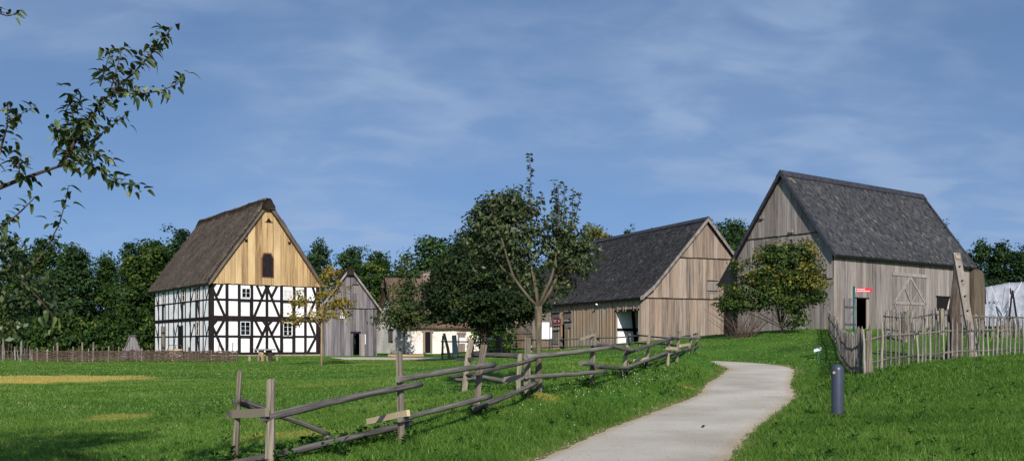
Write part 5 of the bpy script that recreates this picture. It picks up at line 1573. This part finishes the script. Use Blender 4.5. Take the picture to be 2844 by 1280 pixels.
# ---------------------------------------------------------------- pear tree reaching in from the left
PD = 7.4
tl = V(-6.3, 6.7, gz(-6.3, 6.7))
pt_ = empty('pear_tree', tl, 0, 'pear tree at the left edge of the photo with leafy branches reaching across the sky', 'tree')
Q = lambda px, py, dd=0.0: P(px, py, PD + dd) - tl
MB().tube([V(0, 0, -.2), V(.02, 0, .5), V(.05, .03, 1.3), V(.1, .1, 2.3), V(.0, .2, 3.4)], [.17, .13, .115, .10, .05], 10, rough=.06).build('trunk', M['bark_dark'], pt_, smooth=True)
Lm = []
for k in range(3):
    bm_ = MB(); nseg = 5
    L_, W_ = .072, .0165 + .003 * k
    top = []
    for i in range(nseg + 1):
        s = i / nseg
        w = W_ * 1.15 * math.sin(math.pi * min(1, s * .9 + .06)) ** .6
        bend = -(.018 + .013 * k) * (s * 2.2) ** 2 * .5
        bm_.v += [V(-w, s * L_, bend + w * .45), V(0, s * L_, bend), V(w, s * L_, bend + w * .45)]
    for i in range(nseg):
        b = i * 3
        bm_.f += [[b, b + 1, b + 4, b + 3], [b + 1, b + 2, b + 5, b + 4]]
    o = bm_.build('tmp', M['pear_leaf']); me = o.data; bpy.data.objects.remove(o); me.polygons.foreach_set('use_smooth', [True] * len(me.polygons)); Lm.append(me)
PB = [  # branch polylines in photo pixels, depth shift, radius, leaves
    ([(-260, 620), (-60, 545), (40, 505), (110, 480), (165, 462)], 0, .022, 10),
    ([(165, 462), (205, 400), (240, 345), (280, 290), (320, 245)], .0, .018, 62),
    ([(320, 245), (370, 205), (420, 150), (455, 105), (478, 78)], .1, .009, 40),
    ([(318, 258), (390, 262), (450, 252), (490, 235), (511, 210)], -.1, .006, 20),
    ([(278, 240), (292, 190), (310, 135)], .15, .006, 18), ([(310, 240), (325, 190), (340, 132)], -.1, .006, 18),
    ([(240, 400), (290, 365), (330, 335), (355, 312)], .1, .006, 18),
    ([(180, 455), (240, 455), (290, 480), (330, 510), (385, 515)], -.1, .007, 28),
    ([(205, 410), (180, 385), (150, 350)], .1, .007, 24), ([(230, 370), (205, 330), (195, 290), (215, 255)], -.15, .007, 26),
    ([(55, 490), (52, 455), (60, 430)], 0, .006, 14), ([(-60, 560), (0, 420), (20, 350), (22, 285)], .1, .012, 34), ([(15, 345), (50, 320), (95, 300)], .1, .005, 12),
    ([(-50, 660), (20, 620), (60, 585), (100, 545)], -.1, .009, 16), ([(135, 680), (165, 620), (182, 560), (190, 515)], .0, .006, 16), ([(60, 780), (100, 730), (135, 680)], .0, .008, 4),
    ([(-60, 20), (20, 45), (58, 38)], -.1, .006, 9), ([(255, 330), (225, 345), (190, 370)], .2, .006, 22), ([(200, 430), (225, 440), (265, 420), (290, 440)], -.2, .006, 20),
    ([(-80, 700), (-10, 690), (60, 780), (90, 850)], .1, .012, 10), ([(60, 780), (110, 830), (150, 880), (140, 930)], -.1, .006, 16), ([(-20, 760), (20, 830), (30, 900), (60, 935)], .1, .006, 18)]
cand = []
for pts, dd, r0, nl in PB:
    n = len(pts)
    pp = [Q(x, y, dd + .05 * i) for i, (x, y) in enumerate(pts)]
    br = MB().tube(pp, [r0 * (1 - .6 * i / (n - 1)) for i in range(n)], 6, rough=.1).build('branch', M['twig'], pt_, smooth=True)
    tot = sum((b - a).length for a, b in zip(pp[:-1], pp[1:]))
    for k in range(nl):
        s = (k + R.random()) / nl * tot
        if r0 > .025: s = tot * .35 + s * .65
        for a, b in zip(pp[:-1], pp[1:]):
            l = (b - a).length
            if s <= l: break
            s -= l
        pos = a.lerp(b, min(1, s / l)); dirv = (b - a).normalized()
        for rep in range(R.choice((1, 2, 2)) if nl < 20 else R.choice((2, 2, 3))):
            if rep: pos = pos + V(R.uniform(-.06, .06), R.uniform(-.06, .06), R.uniform(-.06, .06))
            cand.append((br, pos.copy(), dirv))
R.shuffle(cand)
nleaf = 0; rest = MB()
for br, pos, dirv in cand:
    out = V(R.uniform(-1, 1), R.uniform(-1, 1), R.uniform(-.5, .9))
    out = (out - dirv * out.dot(dirv)).normalized()
    y_ = (out + dirv * .45 + V(0, 0, R.uniform(-.25, .45))).normalized()
    z_ = (V(R.uniform(-.5, .5), R.uniform(-.5, .5), 1) - y_ * y_.z).normalized()
    z_ = (z_ - y_ * z_.dot(y_)).normalized(); x_ = y_.cross(z_)
    s = R.uniform(.5, .92)
    mt = Matrix((x_, y_, z_)).transposed().to_4x4(); mt.translation = pos + y_ * .012
    mt = mt @ Matrix.Scale(s, 4)
    lm = Lm[R.randrange(3)]
    nleaf += 1
    if nleaf <= 300:
        o = bpy.data.objects.new('leaf', lm)
        COL.objects.link(o); o.parent = br
        o.matrix_local = mt
    else:
        b0 = len(rest.v)
        rest.v += [mt @ v.co for v in lm.vertices]
        rest.f += [[b0 + i for i in p.vertices] for p in lm.polygons]
rest.build('leaves', M['pear_leaf'], pt_, kind='stuff')
# the body of the crown, out to the left of the frame; its shade falls on the meadow
lob = [(.1, .1, 3.7, 1.25, 1.5, 1.3, 90), (-.9, -.6, 3.5, 1.4, 1.5, 1.2, 90), (.1, 1.2, 3.0, .9, 1.1, .8, 60), (-.3, .3, 4.7, 1.2, 1.2, .9, 70), (.3, -1.3, 3.6, 1.9, 1.0, 1.0, 90), (1.4, -.8, 3.7, .8, .9, .7, 60), (1.8, -1.8, 3.8, .8, .8, .7, 60), (1.0, .0, 4.9, .8, .9, .6, 60), (.6, -2.6, 3.6, 1.2, .8, .7, 60), (.5, -.7, 3.0, 1.1, 1.1, .8, 40)]
link('crown', leaf_mesh('pear_crown', lob, .085, 70, per=34, sig=.16, droop=.6), M['pear_cloud'], pt_)
lobs = [((20, 690), .12, .12, 10), ((60, 740), .14, .16, 14), ((10, 800), .14, .2, 14), ((110, 790), .12, .14, 9), ((70, 850), .14, .14, 11), ((150, 860), .08, .1, 5), ((20, 900), .1, .1, 7)]
lob = []
for (x, y), a, c, n in lobs:
    q = Q(x, y, .05); lob.append((q.x, q.y, q.z, a, a, c, n))
link('hanging_leaves', leaf_mesh('pear_spray', lob, .056, 71, per=13, sig=.06, aspect=.5, shell=.1, droop=.8), M['pear_cloud'], pt_, kind='stuff')


# ---------------------------------------------------------------- fences
def rail(mb_or_none, a, b, r0, r1=None, par=None, name='rail', mat=None, seg=11, n=9, wig=.014):
    a, b = Vector(a), Vector(b); r1 = r1 or r0
    pts = []
    ph = R.uniform(0, 6); amp = wig * R.uniform(.3, 1)
    sd = (b - a).cross(V(0, 0, 1)).normalized()
    for i in range(seg + 1):
        s = i / seg
        w = math.sin(s * 5 + ph) * amp
        pts.append(a.lerp(b, s) + V(0, 0, w) + sd * math.cos(s * 4 + ph) * amp * .6)
    rad = [(r0 + (r1 - r0) * i / seg) * R.uniform(.93, 1.07) for i in range(seg + 1)]
    return MB().tube(pts, rad, n, rough=.09).build(name, mat or M['log'], par, smooth=True)


def post(base, top, r0, r1, par, name='post', mat=None, n=6):
    base, top = Vector(base), Vector(top)
    m_ = MB().tube([base - V(0, 0, .3), base.lerp(top, .3) + V(R.uniform(-.01, .01), 0, 0), base.lerp(top, .7) + V(R.uniform(-.012, .012), 0, 0), top], [r0, r0 * R.uniform(.9, 1.05), r1 * R.uniform(.95, 1.1), r1], n, rough=.14)
    for v in m_.v[-n:]:
        v.z += R.uniform(-.025, .035)
    return m_.build(name, mat or M['post'], par)


# log fence along the path
lf = empty('log_fence', G(750, 11.5), 0, 'weathered log rail fence running along the left side of the gravel path', 'fence')
o_ = lf.location.copy()
L = lambda px, py, d: P(px, py, d) - o_
post(L(650, 1284, 11.9), L(665, 1034, 11.9), .042, .032, lf)
post(L(747, 1290, 11.5), L(752, 1054, 11.5), .066, .058, lf)
post(L(1113, 1224, 13.2), L(1108, 978, 13.2), .050, .048, lf)
post(L(1318, 1152, 16.0), L(1345, 958, 16.0), .062, .056, lf)
post(L(1462, 1112, 18.5), L(1466, 938, 18.5), .070, .062, lf)
post(L(1642, 1072, 21.7), L(1648, 924, 21.7), .060, .062, lf)
post(L(1730, 1046, 25.0), L(1742, 958, 25.0), .058, .050, lf)
post(L(1792, 1024, 28.5), L(1803, 930, 28.5), .060, .050, lf)
post(L(1852, 1014, 32.0), L(1858, 934, 32.0), .058, .050, lf)
post(L(1878, 1008, 35.5), L(1888, 918, 35.5), .058, .050, lf)
post(L(1908, 996, 39.0), L(1922, 926, 39.0), .058, .050, lf)
post(L(1926, 984, 42.0), L(1941, 922, 42.0), .062, .055, lf)
RL = [((728, 1158, 11.4), (1172, 1064, 13.4), .050, .040), ((1106, 1052, 13.05), (1372, 1012, 16.0), .040, .050), ((1318, 1040, 15.85), (1486, 996, 18.5), .040, .036),
      ((640, 1290, 11.3), (1142, 1176, 13.4), .050, .042), ((1110, 1166, 13.05), (1362, 1098, 15.9), .036, .046), ((1318, 1136, 15.8), (1488, 1064, 18.4), .046, .042),
      ((1462, 992, 18.35), (1702, 964, 22.6), .052, .046), ((1462, 1046, 18.35), (1682, 1032, 22.0), .044, .044),
      ((1650, 954, 21.5), (1760, 972, 25.1), .058, .052), ((1612, 1008, 20.9), (1652, 1010, 21.6), .05, .05), ((1655, 1018, 21.5), (1750, 1022, 25.0), .045, .045),
      ((1738, 982, 24.8), (1866, 938, 31.8), .05, .05), ((1738, 1021, 24.8), (1858, 976, 31.6), .045, .045), ((1800, 1000, 28.2), (1896, 972, 36), .045, .045),
      ((1850, 944, 31.8), (1932, 928, 42), .045, .045), ((1850, 984, 31.8), (1936, 964, 42), .045, .045), ((1886, 936, 35.3), (1944, 940, 41.8), .045, .045)]
for a, b, r0, r1 in RL:
    rail(None, L(*a), L(*b), r0, r1, lf)
# cross pieces and fallen rails
MB().beam(L(634, 1150, 12.0), L(742, 1144, 11.35), .055, .10).build('cross_piece', M['post'], lf)
rail(None, L(652, 1110, 11.95), L(915, 1206, 13.3), .036, .034, lf, name='fallen_rail')
rail(None, L(902, 1212, 13.25), L(1040, 1246, 13.9), .046, .05, lf, name='fallen_rail')
rail(None, L(655, 1108, 12.0), L(748, 1134, 11.8), .03, .03, lf, name='fallen_rail')
MB().beam(L(1022, 1170, 13.9), L(1134, 1146, 13.0), .05, .085).build('cross_piece', M['cut_wood'], lf, label='pale sawn cross piece')
MB().beam(L(1402, 1054, 17.9), L(1462, 1044, 18.6), .05, .10).build('cross_piece', M['picket'], lf)
for a, b in (((1762, 1002, 27.6), (1800, 996, 28.4)), ((1850, 966, 31.8), (1880, 968, 33.5)), ((1888, 960, 35.5), (1914, 956, 38))):
    MB().beam(L(*a), L(*b), .06, .10).build('cross_piece', M['cut_wood'], lf, label='pale split cross piece')
MB().beam(L(1612, 942, 21.2), L(1652, 928, 21.7), .05, .05).build('cross_piece', M['post'], lf)

# short run of fence behind the young tree
sf = empty('log_fence', G(1288, 22), 0, 'short log fence behind the young fruit tree, its end post topped by a ball', 'fence')
o_ = sf.location.copy()
post(L(1286, 1090, 22), L(1308, 942, 22), .075, .068, sf)
m_ = MB()
for i in range(7):
    pass
bm = bmesh.new(); bmesh.ops.create_uvsphere(bm, u_segments=10, v_segments=7, radius=.036); me = bpy.data.meshes.new('ball'); bm.to_mesh(me); bm.free()
ob = link('post_ball', me, plain('amber_ball', lin(150, 104, 50), .35), sf); ob.location = L(1307, 934, 22)
post(L(1440, 1080, 20.5), L(1444, 985, 20.5), .055, .05, sf)
for a, b, r0 in (((1312, 982, 22.0), (1452, 990, 20.6), .055), ((1308, 1044, 22.1), (1405, 1056, 20.9), .05), ((1250, 1046, 22.4), (1320, 1038, 21.7), .03), ((1264, 1054, 22.2), (1322, 1050, 21.8), .035)):
    rail(None, L(*a), L(*b), r0, r0, sf)
MB().beam(L(1270, 998, 22.3), L(1320, 996, 21.8), .09, .07).build('cross_piece', M['log'], sf)

# far rail fence round the yard
yf = empty('yard_fence', G(1776, 59), 0, 'far rail fence running along the grass in front of the long barn', 'fence')
o_ = yf.location.copy()
yp = [(1941, 42, 924, 980), (1862, 50, 930, 968), (1776, 59, 922, 964), (1748, 61, 926, 964), (1660, 63, 930, 970), (1559, 66, 934, 974), (1475, 68, 934, 980), (1393, 70, 934, 985), (1312, 70.5, 938, 992), (1228, 71, 932, 1001)]
for px, d, ty, by in yp[1:]:
    post(L(px, by, d), L(px + R.uniform(-3, 3), ty, d), .09, .08, yf)
for (p0, d0_, t0, b0_), (p1, d1_, t1_, b1_) in zip(yp[:-1], yp[1:]):
    for f in (.22, .72):
        rail(None, L(p0 + 3, t0 + (b0_ - t0) * f, d0_ - .1), L(p1 - 3, t1_ + (b1_ - t1_) * f, d1_ - .1), .05, .05, yf, seg=4, n=6)
MB().tube([L(1250, 1001, 70.6), L(1243, 965, 70.6), L(1233, 926, 70.8)], [.13, .12, .11], 6, rough=.1).build('leaning_post', M['post'], yf)
post(L(1384, 984, 71), L(1384, 932, 71), .22, .2, yf, name='stump_post', mat=M['bark_young'])

# ---------------------------------------------------------------- picket fences
pk = []
for k in range(6):
    h = 1.28; m_ = MB()
    w = .026 + .004 * (k % 3)
    bx = [R.uniform(-.014, .014) for _ in range(3)]
    m_.tube([V(0, 0, -.15), V(bx[0], 0, .4), V(bx[1], 0, .85), V(bx[2], 0, h - .06), V(bx[2], 0, h)], [w, w * .98, w * .95, w * .85, w * .45], 6, rough=.12)
    o = m_.build('tmp', M['picket']); pk.append(o.data); bpy.data.objects.remove(o)


def picket_run(par, xy, hs, tilt=.015, off=None):
    o_ = par.location
    for (x, y), h in zip(xy, hs):
        o = bpy.data.objects.new('picket', R.choice(pk))
        COL.objects.link(o); o.parent = par
        o.location = Vector((x, y, gz(x, y))) - o_
        o.rotation_euler = (R.gauss(0, tilt), R.gauss(0, tilt), R.uniform(0, 6.28))
        o.scale = (R.uniform(.85, 1.2),) * 2 + (h / 1.28 * R.uniform(.94, 1.05),)


def rail_run(par, pts, heights, r0=.035, every=6):
    o_ = par.location
    for h in heights:
        for i in range(0, len(pts) - 1, every):
            a, b = pts[i], pts[min(i + every, len(pts) - 1)]
            rail(None, Vector((a[0], a[1], gz(*a) + h)) - o_, Vector((b[0], b[1], gz(*b) + h)) - o_, r0, r0, par, seg=4, n=6)


pf = empty('picket_fence', G(2398, 26), 0, 'pale picket fence of round sticks around the barn yard at right', 'fence')
px1 = [440, 490, 530, 580, 620, 665, 705, 750, 790, 830, 870, 905, 945, 985, 1030, 1065, 1110, 1155, 1205, 1255, 1300, 1345, 1390, 1440, 1485, 1535, 1580, 1625, 1668, 1712, 1758]
px1 = [440 + 34 * i + R.uniform(-5, 5) for i in range(40)]
xy = []
for x in px1:
    px = 2240 + x * .36235; d = 26 + (px - 2398) / (2844 - 2398) * 8
    xy.append(((px - CX) * d / F, d))
picket_run(pf, xy, [1.28 - .05 * i / len(xy) for i in range(len(xy))])
back = [(x + .04, y + .07) for x, y in xy]
rail_run(pf, back, (.28, .93))
a, b = (9.37, 26.0), (19.7, 60.5)
n = 165
xy = [(a[0] + (b[0] - a[0]) * (i + R.uniform(-.2, .2)) / n, a[1] + (b[1] - a[1]) * (i + R.uniform(-.2, .2)) / n) for i in range(1, n)]
picket_run(pf, xy, [1.3 - .15 * i / n for i in range(n)])
rail_run(pf, [(x + .08, y) for x, y in xy], (.3, .9), every=10)
post(G(2412, 26.2) - pf.location, G(2412, 26.2) - pf.location + V(0, 0, 1.15), .085, .08, pf)
# inner picket fence
pf2 = empty('picket_fence', G(2454, 45), 0, 'inner picket fence of thin sticks crossing the yard before the tall barn doors', 'fence')
xy = []
for i in range(78):
    px = 2452 + i * 5.5
    d = 45.5 - 2.5 * math.exp(-((px - 2519) / 40) ** 2) + .3 * math.sin(i)
    xy.append(((px - CX) * d / F, d))
picket_run(pf2, xy, [1.24 if i < 38 else 1.02 for i in range(78)], .05)
rail_run(pf2, [(x, y - .08) for x, y in xy], (.95, .35), every=8)
xy = [((2452 - CX) * 45.5 / F + .45 * i * .55, 45.5 + .45 * i) for i in range(1, 26)]
picket_run(pf2, xy, [1.2] * 25, .05)
post(G(2518, 42.9) - pf2.location, G(2518, 42.9) - pf2.location + V(0, 0, 1.3), .09, .085, pf2)
post(G(2616, 45.2) - pf2.location, G(2616, 45.2) - pf2.location + V(0, 0, 1.2), .08, .075, pf2)

# ---------------------------------------------------------------- wattle fence before the timbered house
wf = empty('wattle_fence', G(380, 66), 0, 'low woven wattle fence in front of the half-timbered house', 'fence')
o_ = wf.location.copy()
nst = 42
sx = [92 + (660 - 92) * i / (nst - 1) + R.uniform(-3, 3) for i in range(nst)]
st_ = [G(x, 66 + .6 * math.sin(x * .02)) for x in sx]
for i, g0 in enumerate(st_):
    h = R.uniform(.62, 1.05) if R.random() < .7 else R.uniform(.9, 1.35)
    w = R.choice((.03, .035, .045, .07))
    MB().tube([g0 - o_ - V(0, 0, .2), g0 - o_ + V(R.uniform(-.05, .05), 0, h)], [w, w * .8], 5, rough=.1).build('stake', R.choice((M['picket'], M['hazel'], M['post'])), wf)
wv = MB()
for j in range(15):
    zz = .06 + j * .047
    i0 = 0
    pts = []
    for i, g0 in enumerate(st_):
        s = 1 if (i + j) % 2 else -1
        pts.append(g0 - o_ + V(0, s * .06, zz + R.uniform(-.03, .03)))
        if i < nst - 1: pts.append((g0 + st_[i + 1]) / 2 - o_ + V(0, 0, zz + R.uniform(-.035, .035)))
    wv.tube(pts, [R.uniform(.018, .032) for _ in pts], 5)
wv.build('woven_rods', M['hazel'], wf, kind='stuff')
for px, ty, by, d, lab in ((8, 936, 1003, 68, 'pale slim post at the left edge of the meadow'), (58, 946, 1010, 64, 'thin pale post left of the wattle fence'),):
    e = G(px, d); h = (by - ty) * d / F
    MB().tube([V(0, 0, -.2), V(.02, 0, h * .5), V(.04, 0, h)], [.075, .07, .06], 7, rough=.08).build('post', M['picket'], tag(empty('fence_stake', e), lab, 'post'))
pn = empty('brush_fence', G(60, 72), 0, 'ragged brush fence of short stakes at the far left', 'fence')
for i in range(26):
    g0 = G(-20 + i * 4.5, 72 + R.uniform(-.3, .3)) - pn.location; h = R.uniform(.6, 1.3)
    MB().tube([g0 - V(0, 0, .2), g0 + V(R.uniform(-.15, .15), 0, h)], [.05, .035], 5, rough=.1).build('stake', R.choice((M['picket'], M['hazel'])), pn)
for h in (.35, .7):
    rail(None, G(-22, 72) - pn.location + V(0, 0, h), G(96, 72) - pn.location + V(0, 0, h), .035, .03, pn, seg=5, n=5)

# ---------------------------------------------------------------- small things
# A-frame hut
g0 = G(367, 71)
hu = empty('wooden_hut', g0, math.radians(18), 'small A-shaped wooden hut with shingled side behind the wattle fence', 'hut')
hw_, hh_ = .72, 1.62
MB().prism([(-hw_, 0, -.2), (hw_, 0, -.2), (hw_, 0, .1), (.13, 0, hh_), (-.13, 0, hh_), (-hw_, 0, .1)], (0, .9, 0)).build('gable_wall', M['blue_board'], hu)
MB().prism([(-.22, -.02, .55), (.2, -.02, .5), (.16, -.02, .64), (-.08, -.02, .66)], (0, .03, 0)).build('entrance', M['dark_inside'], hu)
for i in range(6):
    for sgn in (-1, 1):
        f0, f1 = i / 6, (i + 1) / 6
        xa = hw_ + (.13 - hw_) * f0; xb = hw_ + (.13 - hw_) * f1; za = .1 + (hh_ - .1) * f0; zb = .1 + (hh_ - .1) * f1
        MB().prism([(sgn * (xa + .10), -.1, za), (sgn * (xb + .03), -.1, zb + .03), (sgn * (xb), -.1, zb), (sgn * (xa), -.1, za)], (0, 1.1, 0)).build('roof_board', M['blue_board'], hu)
MB().box(-.26, .26, -.12, 1.02, hh_ + .02, hh_ + .08).build('ridge_board', M['blue_board'], hu)

# picnic table with benches
def slab_bench(g0, L_, label, nm='bench', group='garden seats by the gable'):
    e = empty(nm, g0, math.radians(8), label, 'bench', group)
    MB().box(-L_ / 2, L_ / 2, -.17, .17, .38, .46).build('seat', M['grey_board'], e)
    for s in (-1, 1):
        MB().box(s * L_ * .36 - .08, s * L_ * .36 + .08, -.13, .13, -.15, .38).build('leg', M['post'], e)
    return e
g0 = G(735, 69.3)
tb = empty('garden_table', g0, math.radians(8), 'rough wooden table on block legs before the timbered gable', 'table')
MB().box(-.72, .72, -.4, .4, .78, .87).build('tabletop', M['blue_board'], tb)
MB().tube([V(-.25, 0, -.15), V(-.25, 0, .78)], [.24, .2], 9, rough=.08).build('leg', M['bark_pale'], tb); MB().tube([V(.4, 0, -.15), V(.36, 0, .78)], [.15, .14], 8, rough=.1).build('leg', M['bark_dark'], tb)
slab_bench(G(706, 68.6), .85, 'rough wooden bench at the left side of the garden table')
slab_bench(G(757, 69.8), .95, 'rough wooden bench at the right side of the garden table')

# bollard
g0 = G(2326, 18)
bl = empty('bollard', g0, 0, 'blue-grey round-topped metal bollard standing in the grass beside the path', 'bollard')
bh, br_ = 1.0, .112
pts = [V(0, 0, -.15), V(0, 0, .02), V(0, 0, bh - br_)]; rad = [br_] * 3
for k in range(1, 7):
    a = k * math.pi / 12; pts.append(V(0, 0, bh - br_ + br_ * math.sin(a))); rad.append(max(br_ * math.cos(a), .004))
MB().tube(pts, rad, 24).build('body', M['bollard'], bl, smooth=True)
MB().tube([V(-.085, -.072, bh - .16), V(-.098, -.082, bh - .16)], [.026, .024], 10).build('lock_cap', M['cut_wood'], bl)
# label plate
g0 = G(2270, 42)
pl_ = empty('plant_label', g0, 0, 'small tilted white plate on a green stake in the grass bank', 'sign')
MB().beam(V(0, 0, -.2), V(0, 0, .33), .08, .05).build('stake', M['green_metal'], pl_)
MB().prism([(-.2, -.16, .31), (.14, -.16, .40), (.2, .12, .50), (-.12, .12, .41)], (.004, -.006, .025)).build('plate', M['white_paint'], pl_)
# red arrow sign
sd_ = 39.0; g0 = G(2372, sd_)
ar = empty('arrow_sign', g0, 0, 'red arrow sign with white lettering on a green post before the tall barn door', 'sign')
top = EYE + (HY - 795) * sd_ / F - g0.z
MB().tube([V(0, 0, -.3), V(0, 0, top)], [.045, .045], 10).build('post', M['green_metal'], ar, smooth=True)
zc = EYE + (HY - 805.5) * sd_ / F - g0.z
w_ = 49 * sd_ / F; hh_ = 12 * sd_ / F / 2
pa = MB().prism([(.06, -.06, zc - hh_), (w_ - .07, -.06, zc - hh_), (w_ + .05, -.06, zc), (w_ - .07, -.06, zc + hh_), (.06, -.06, zc + hh_)], (0, .025, 0)).build('arrow_panel', M['red_sign'], ar)
MB().box(.04, .06, -.058, -.037, zc - hh_ - .01, zc + hh_ + .01).build('panel_edge', M['white_paint'], ar)
for zz, x1 in ((.028, .42), (-.045, .60)):
    m_ = MB(); x = .10
    while x < x1:
        w = R.uniform(.018, .03); m_.box(x, x + w, -.066, -.0605, zc + zz - .017, zc + zz + .017); x += w + .011
    m_.build('lettering', M['white_paint'], pa)
# leaning plank with pegs and the split trunk behind it
g0 = G(2712, 33.6)
lp = empty('leaning_plank', g0, 0, 'tall grey plank with a row of pegs leaning behind the picket fence', 'plank')
o_ = g0
a = P(2712, 998, 33.6) - o_; b = P(2656, 703, 35.2) - o_
a.z -= .2
MB().beam(a, b, .25, .11, up=(0, -1, .3)).build('plank', M['picket_plank'], lp)
dv = (b - a).normalized(); nrm = dv.cross(V(1, 0, .2)).normalized()
if nrm.y > 0: nrm = -nrm
for f in (.30, .47, .60, .74, .87):
    c = a.lerp(b, f); MB().tube([c + nrm * .03, c + nrm * .13 + V(0, 0, -.02)], [.035, .028], 7).build('peg', M['beam'], lp)
c = a.lerp(b, .955); MB().tube([c + nrm * .05, c + nrm * .10], [.09, .085], 10).build('pulley_cap', M['grey_board'], lp)
g0 = G(2648, 35.6); o_ = g0
tk = empty('split_trunk', g0, 0, 'thick dark brown split trunk leaning behind the tall plank', 'trunk')
MB().tube([P(2646, 1004, 35.6) - o_ - V(0, 0, .2), P(2650, 940, 35.6) - o_, P(2650, 860, 35.8) - o_, P(2654, 790, 36) - o_, P(2655, 730, 36) - o_], [.30, .27, .21, .14, .09], 9, rough=.2).build('body', wood('split_brown', lin(38, 32, 30), lin(66, 56, 50), lin(98, 86, 76), (4, 1, 1), uv=True), tk)
# tarpaulin shelter on the right
g0 = G(2800, 79); o_ = g0
tp = empty('tarpaulin_shelter', g0, 0, 'white tarpaulin stretched over poles at the right edge of the photo', 'shelter')
m_ = MB(); nu, nv = 90, 14
for j in range(nv + 1):
    for i in range(nu + 1):
        s, t_ = i / nu, j / nv
        px = 2690 + 332 * s
        ty = np.interp(px, [2690, 2770, 2800, 2850, 2950, 3022], [806, 791, 785, 783, 796, 850])
        y0 = 905
        py = ty + (y0 - ty) * (1 - (1 - t_) ** 1.3)
        dd = 80.5 - 3.0 * t_ + (.16 * math.sin(s * 42 + t_ * 3) + .12 * math.sin(s * 97 + t_ * 5 + 1) + .10 * math.sin(s * 23 - t_ * 9)) * (.15 + t_) - .5 * math.exp(-((px - 2802) / 12) ** 2) * t_
        m_.v.append(P(px, py, dd) - o_)
for j in range(nv):
    for i in range(nu):
        k = j * (nu + 1) + i; m_.f.append([k, k + 1, k + nu + 2, k + nu + 1])
tq = m_.build('tarpaulin', M['tarp'], tp, smooth=True)
tq.modifiers.new('thickness', 'SOLIDIFY').thickness = .02
for px, sl_ in ((2752, .2), (2803, 0), (2838, -.25), (2905, .1)):
    MB().tube([P(px + sl_ * 40 * k_, float(np.interp(px, [2690, 2770, 2800, 2850, 2950, 3022], [806, 791, 785, 783, 796, 850])) + (905 - 790) * k_ / 6 - 1, 80.2 - 3.0 * (k_ / 6) ** .8 - .45) - o_ for k_ in range(7)], [.018] * 7, 5).build('rope', M['white_paint'], tp)
for px in (2740, 2810, 2900, 3000):
    gp = G(px, 78.5)
    MB().tube([gp - o_ - V(0, 0, .2), P(px - 4, 800, 80) - o_], [.06, .05], 7).build('pole', M['beam'], tp)
for px in (2803, 2822):
    gp = G(px + (8 if px > 2810 else -6), 76.6)
    MB().tube([gp - o_ - V(0, 0, .2), P(2812, 806, 77.2) - o_], [.08, .07], 6).build('prop', M['beam'], tp)
# white information boards by the long barn
for px0, px1, ty, by, d, lab, sc in ((1504, 1526, 894, 941, 74, 'large white information board before the long barn side', 1), (1527, 1533, 908, 940, 74.6, 'narrow white board beside the large information board', 1)):
    gq = G((px0 + px1) / 2, d); o_ = gq
    e = empty('information_board', gq, 0, lab, 'sign')
    p0 = P(px0, by, d) - o_; p1 = P(px1, ty, d) - o_
    pn_ = MB().box(p0.x, p1.x, -.02, .02, p0.z, p1.z).build('panel', M['white_paint'], e)
    MB().box(p0.x - .04, p1.x + .04, -.03, .03, p1.z, p1.z + .05).build('frame_top', M['iron'], pn_)
    for x in (p0.x - .03, p1.x + .03):
        MB().box(x - .025, x + .025, -.03, .03, -.2, p1.z).build('leg', M['iron'], e)
# glass display panel
gq = G(1266, 70); o_ = gq
e = empty('display_panel', gq, 0, 'dark-framed leaning glass display panel before the white cottage', 'sign')
q = [(1258, 985), (1274, 983), (1266, 930), (1256, 931)]
pt4 = [P(x, y, 70 + (985 - y) * .006) - o_ for x, y in q]
pn_ = MB().prism(pt4, (0, .03, 0)).build('panel', M['pale_glass'], e)
for i, j in ((1, 2), (0, 3)):
    top = pt4[j]; bot = pt4[i].copy(); bot.z = -.1
    MB().tube([bot, top], [.03, .03], 6).build('leg', M['iron'], e)
# small direction board
gq = G(1356, 73); o_ = gq
e = empty('direction_board', gq, 0, 'small white board with dark marks between the cottage and the long barn', 'sign')
p0 = P(1347, 943, 73) - o_; p1 = P(1365, 938, 73) - o_
pn_ = MB().box(p0.x, p1.x, -.015, .015, p0.z, p1.z).build('panel', M['white_paint'], e)
MB().box(p0.x + .1, p0.x + .2, -.02, -.015, p0.z + .04, p1.z - .04).build('mark', M['iron'], pn_); MB().box(p0.x + .26, p0.x + .38, -.02, -.015, p0.z + .04, p1.z - .04).build('mark', M['iron'], pn_)
MB().box(-.03, .03, .015, .06, -.2, p1.z).build('post', M['grey_board'], e)
# log lying before the cottage
gq = G(1125, 79)
e = empty('lying_log', gq, 0, 'long log lying on the ground in front of the cottage', 'log')
rail(None, V(-1.4, 0, .14), V(1.5, .3, .14), .13, .11, e, name='body', mat=M['bark_pale'])
# fallen pale things near the long side of the house
for px, d, lab in ((478, 72.5, 'pale wicker basket behind the wattle fence, left one'), (495, 72.0, 'pale wicker basket behind the wattle fence, right one')):
    e = empty('basket', G(px, d), 0, lab, 'basket', 'baskets behind the wattle fence')
    MB().tube([V(0, 0, -.05), V(0, 0, .3), V(0, 0, .62)], [.24, .3, .32], 10).build('bowl', M['cut_wood'], e)
    MB().tube([V(-.3, 0, .6), V(-.2, 0, .9), V(.2, 0, .9), V(.3, 0, .6)], [.025] * 4, 6).build('handle', M['hazel'], e)
# a fallen leaf and pebble on the path
e = tag(MB().prism([(0, 0, 0), (.05, .01, .01), (.07, .05, .02), (.03, .04, .02)], (0, 0, .02)).build('fallen_leaf', M['beam']), 'dark dead leaf lying on the gravel path', 'leaf')
e.location = G(1948, 17.2, .02)
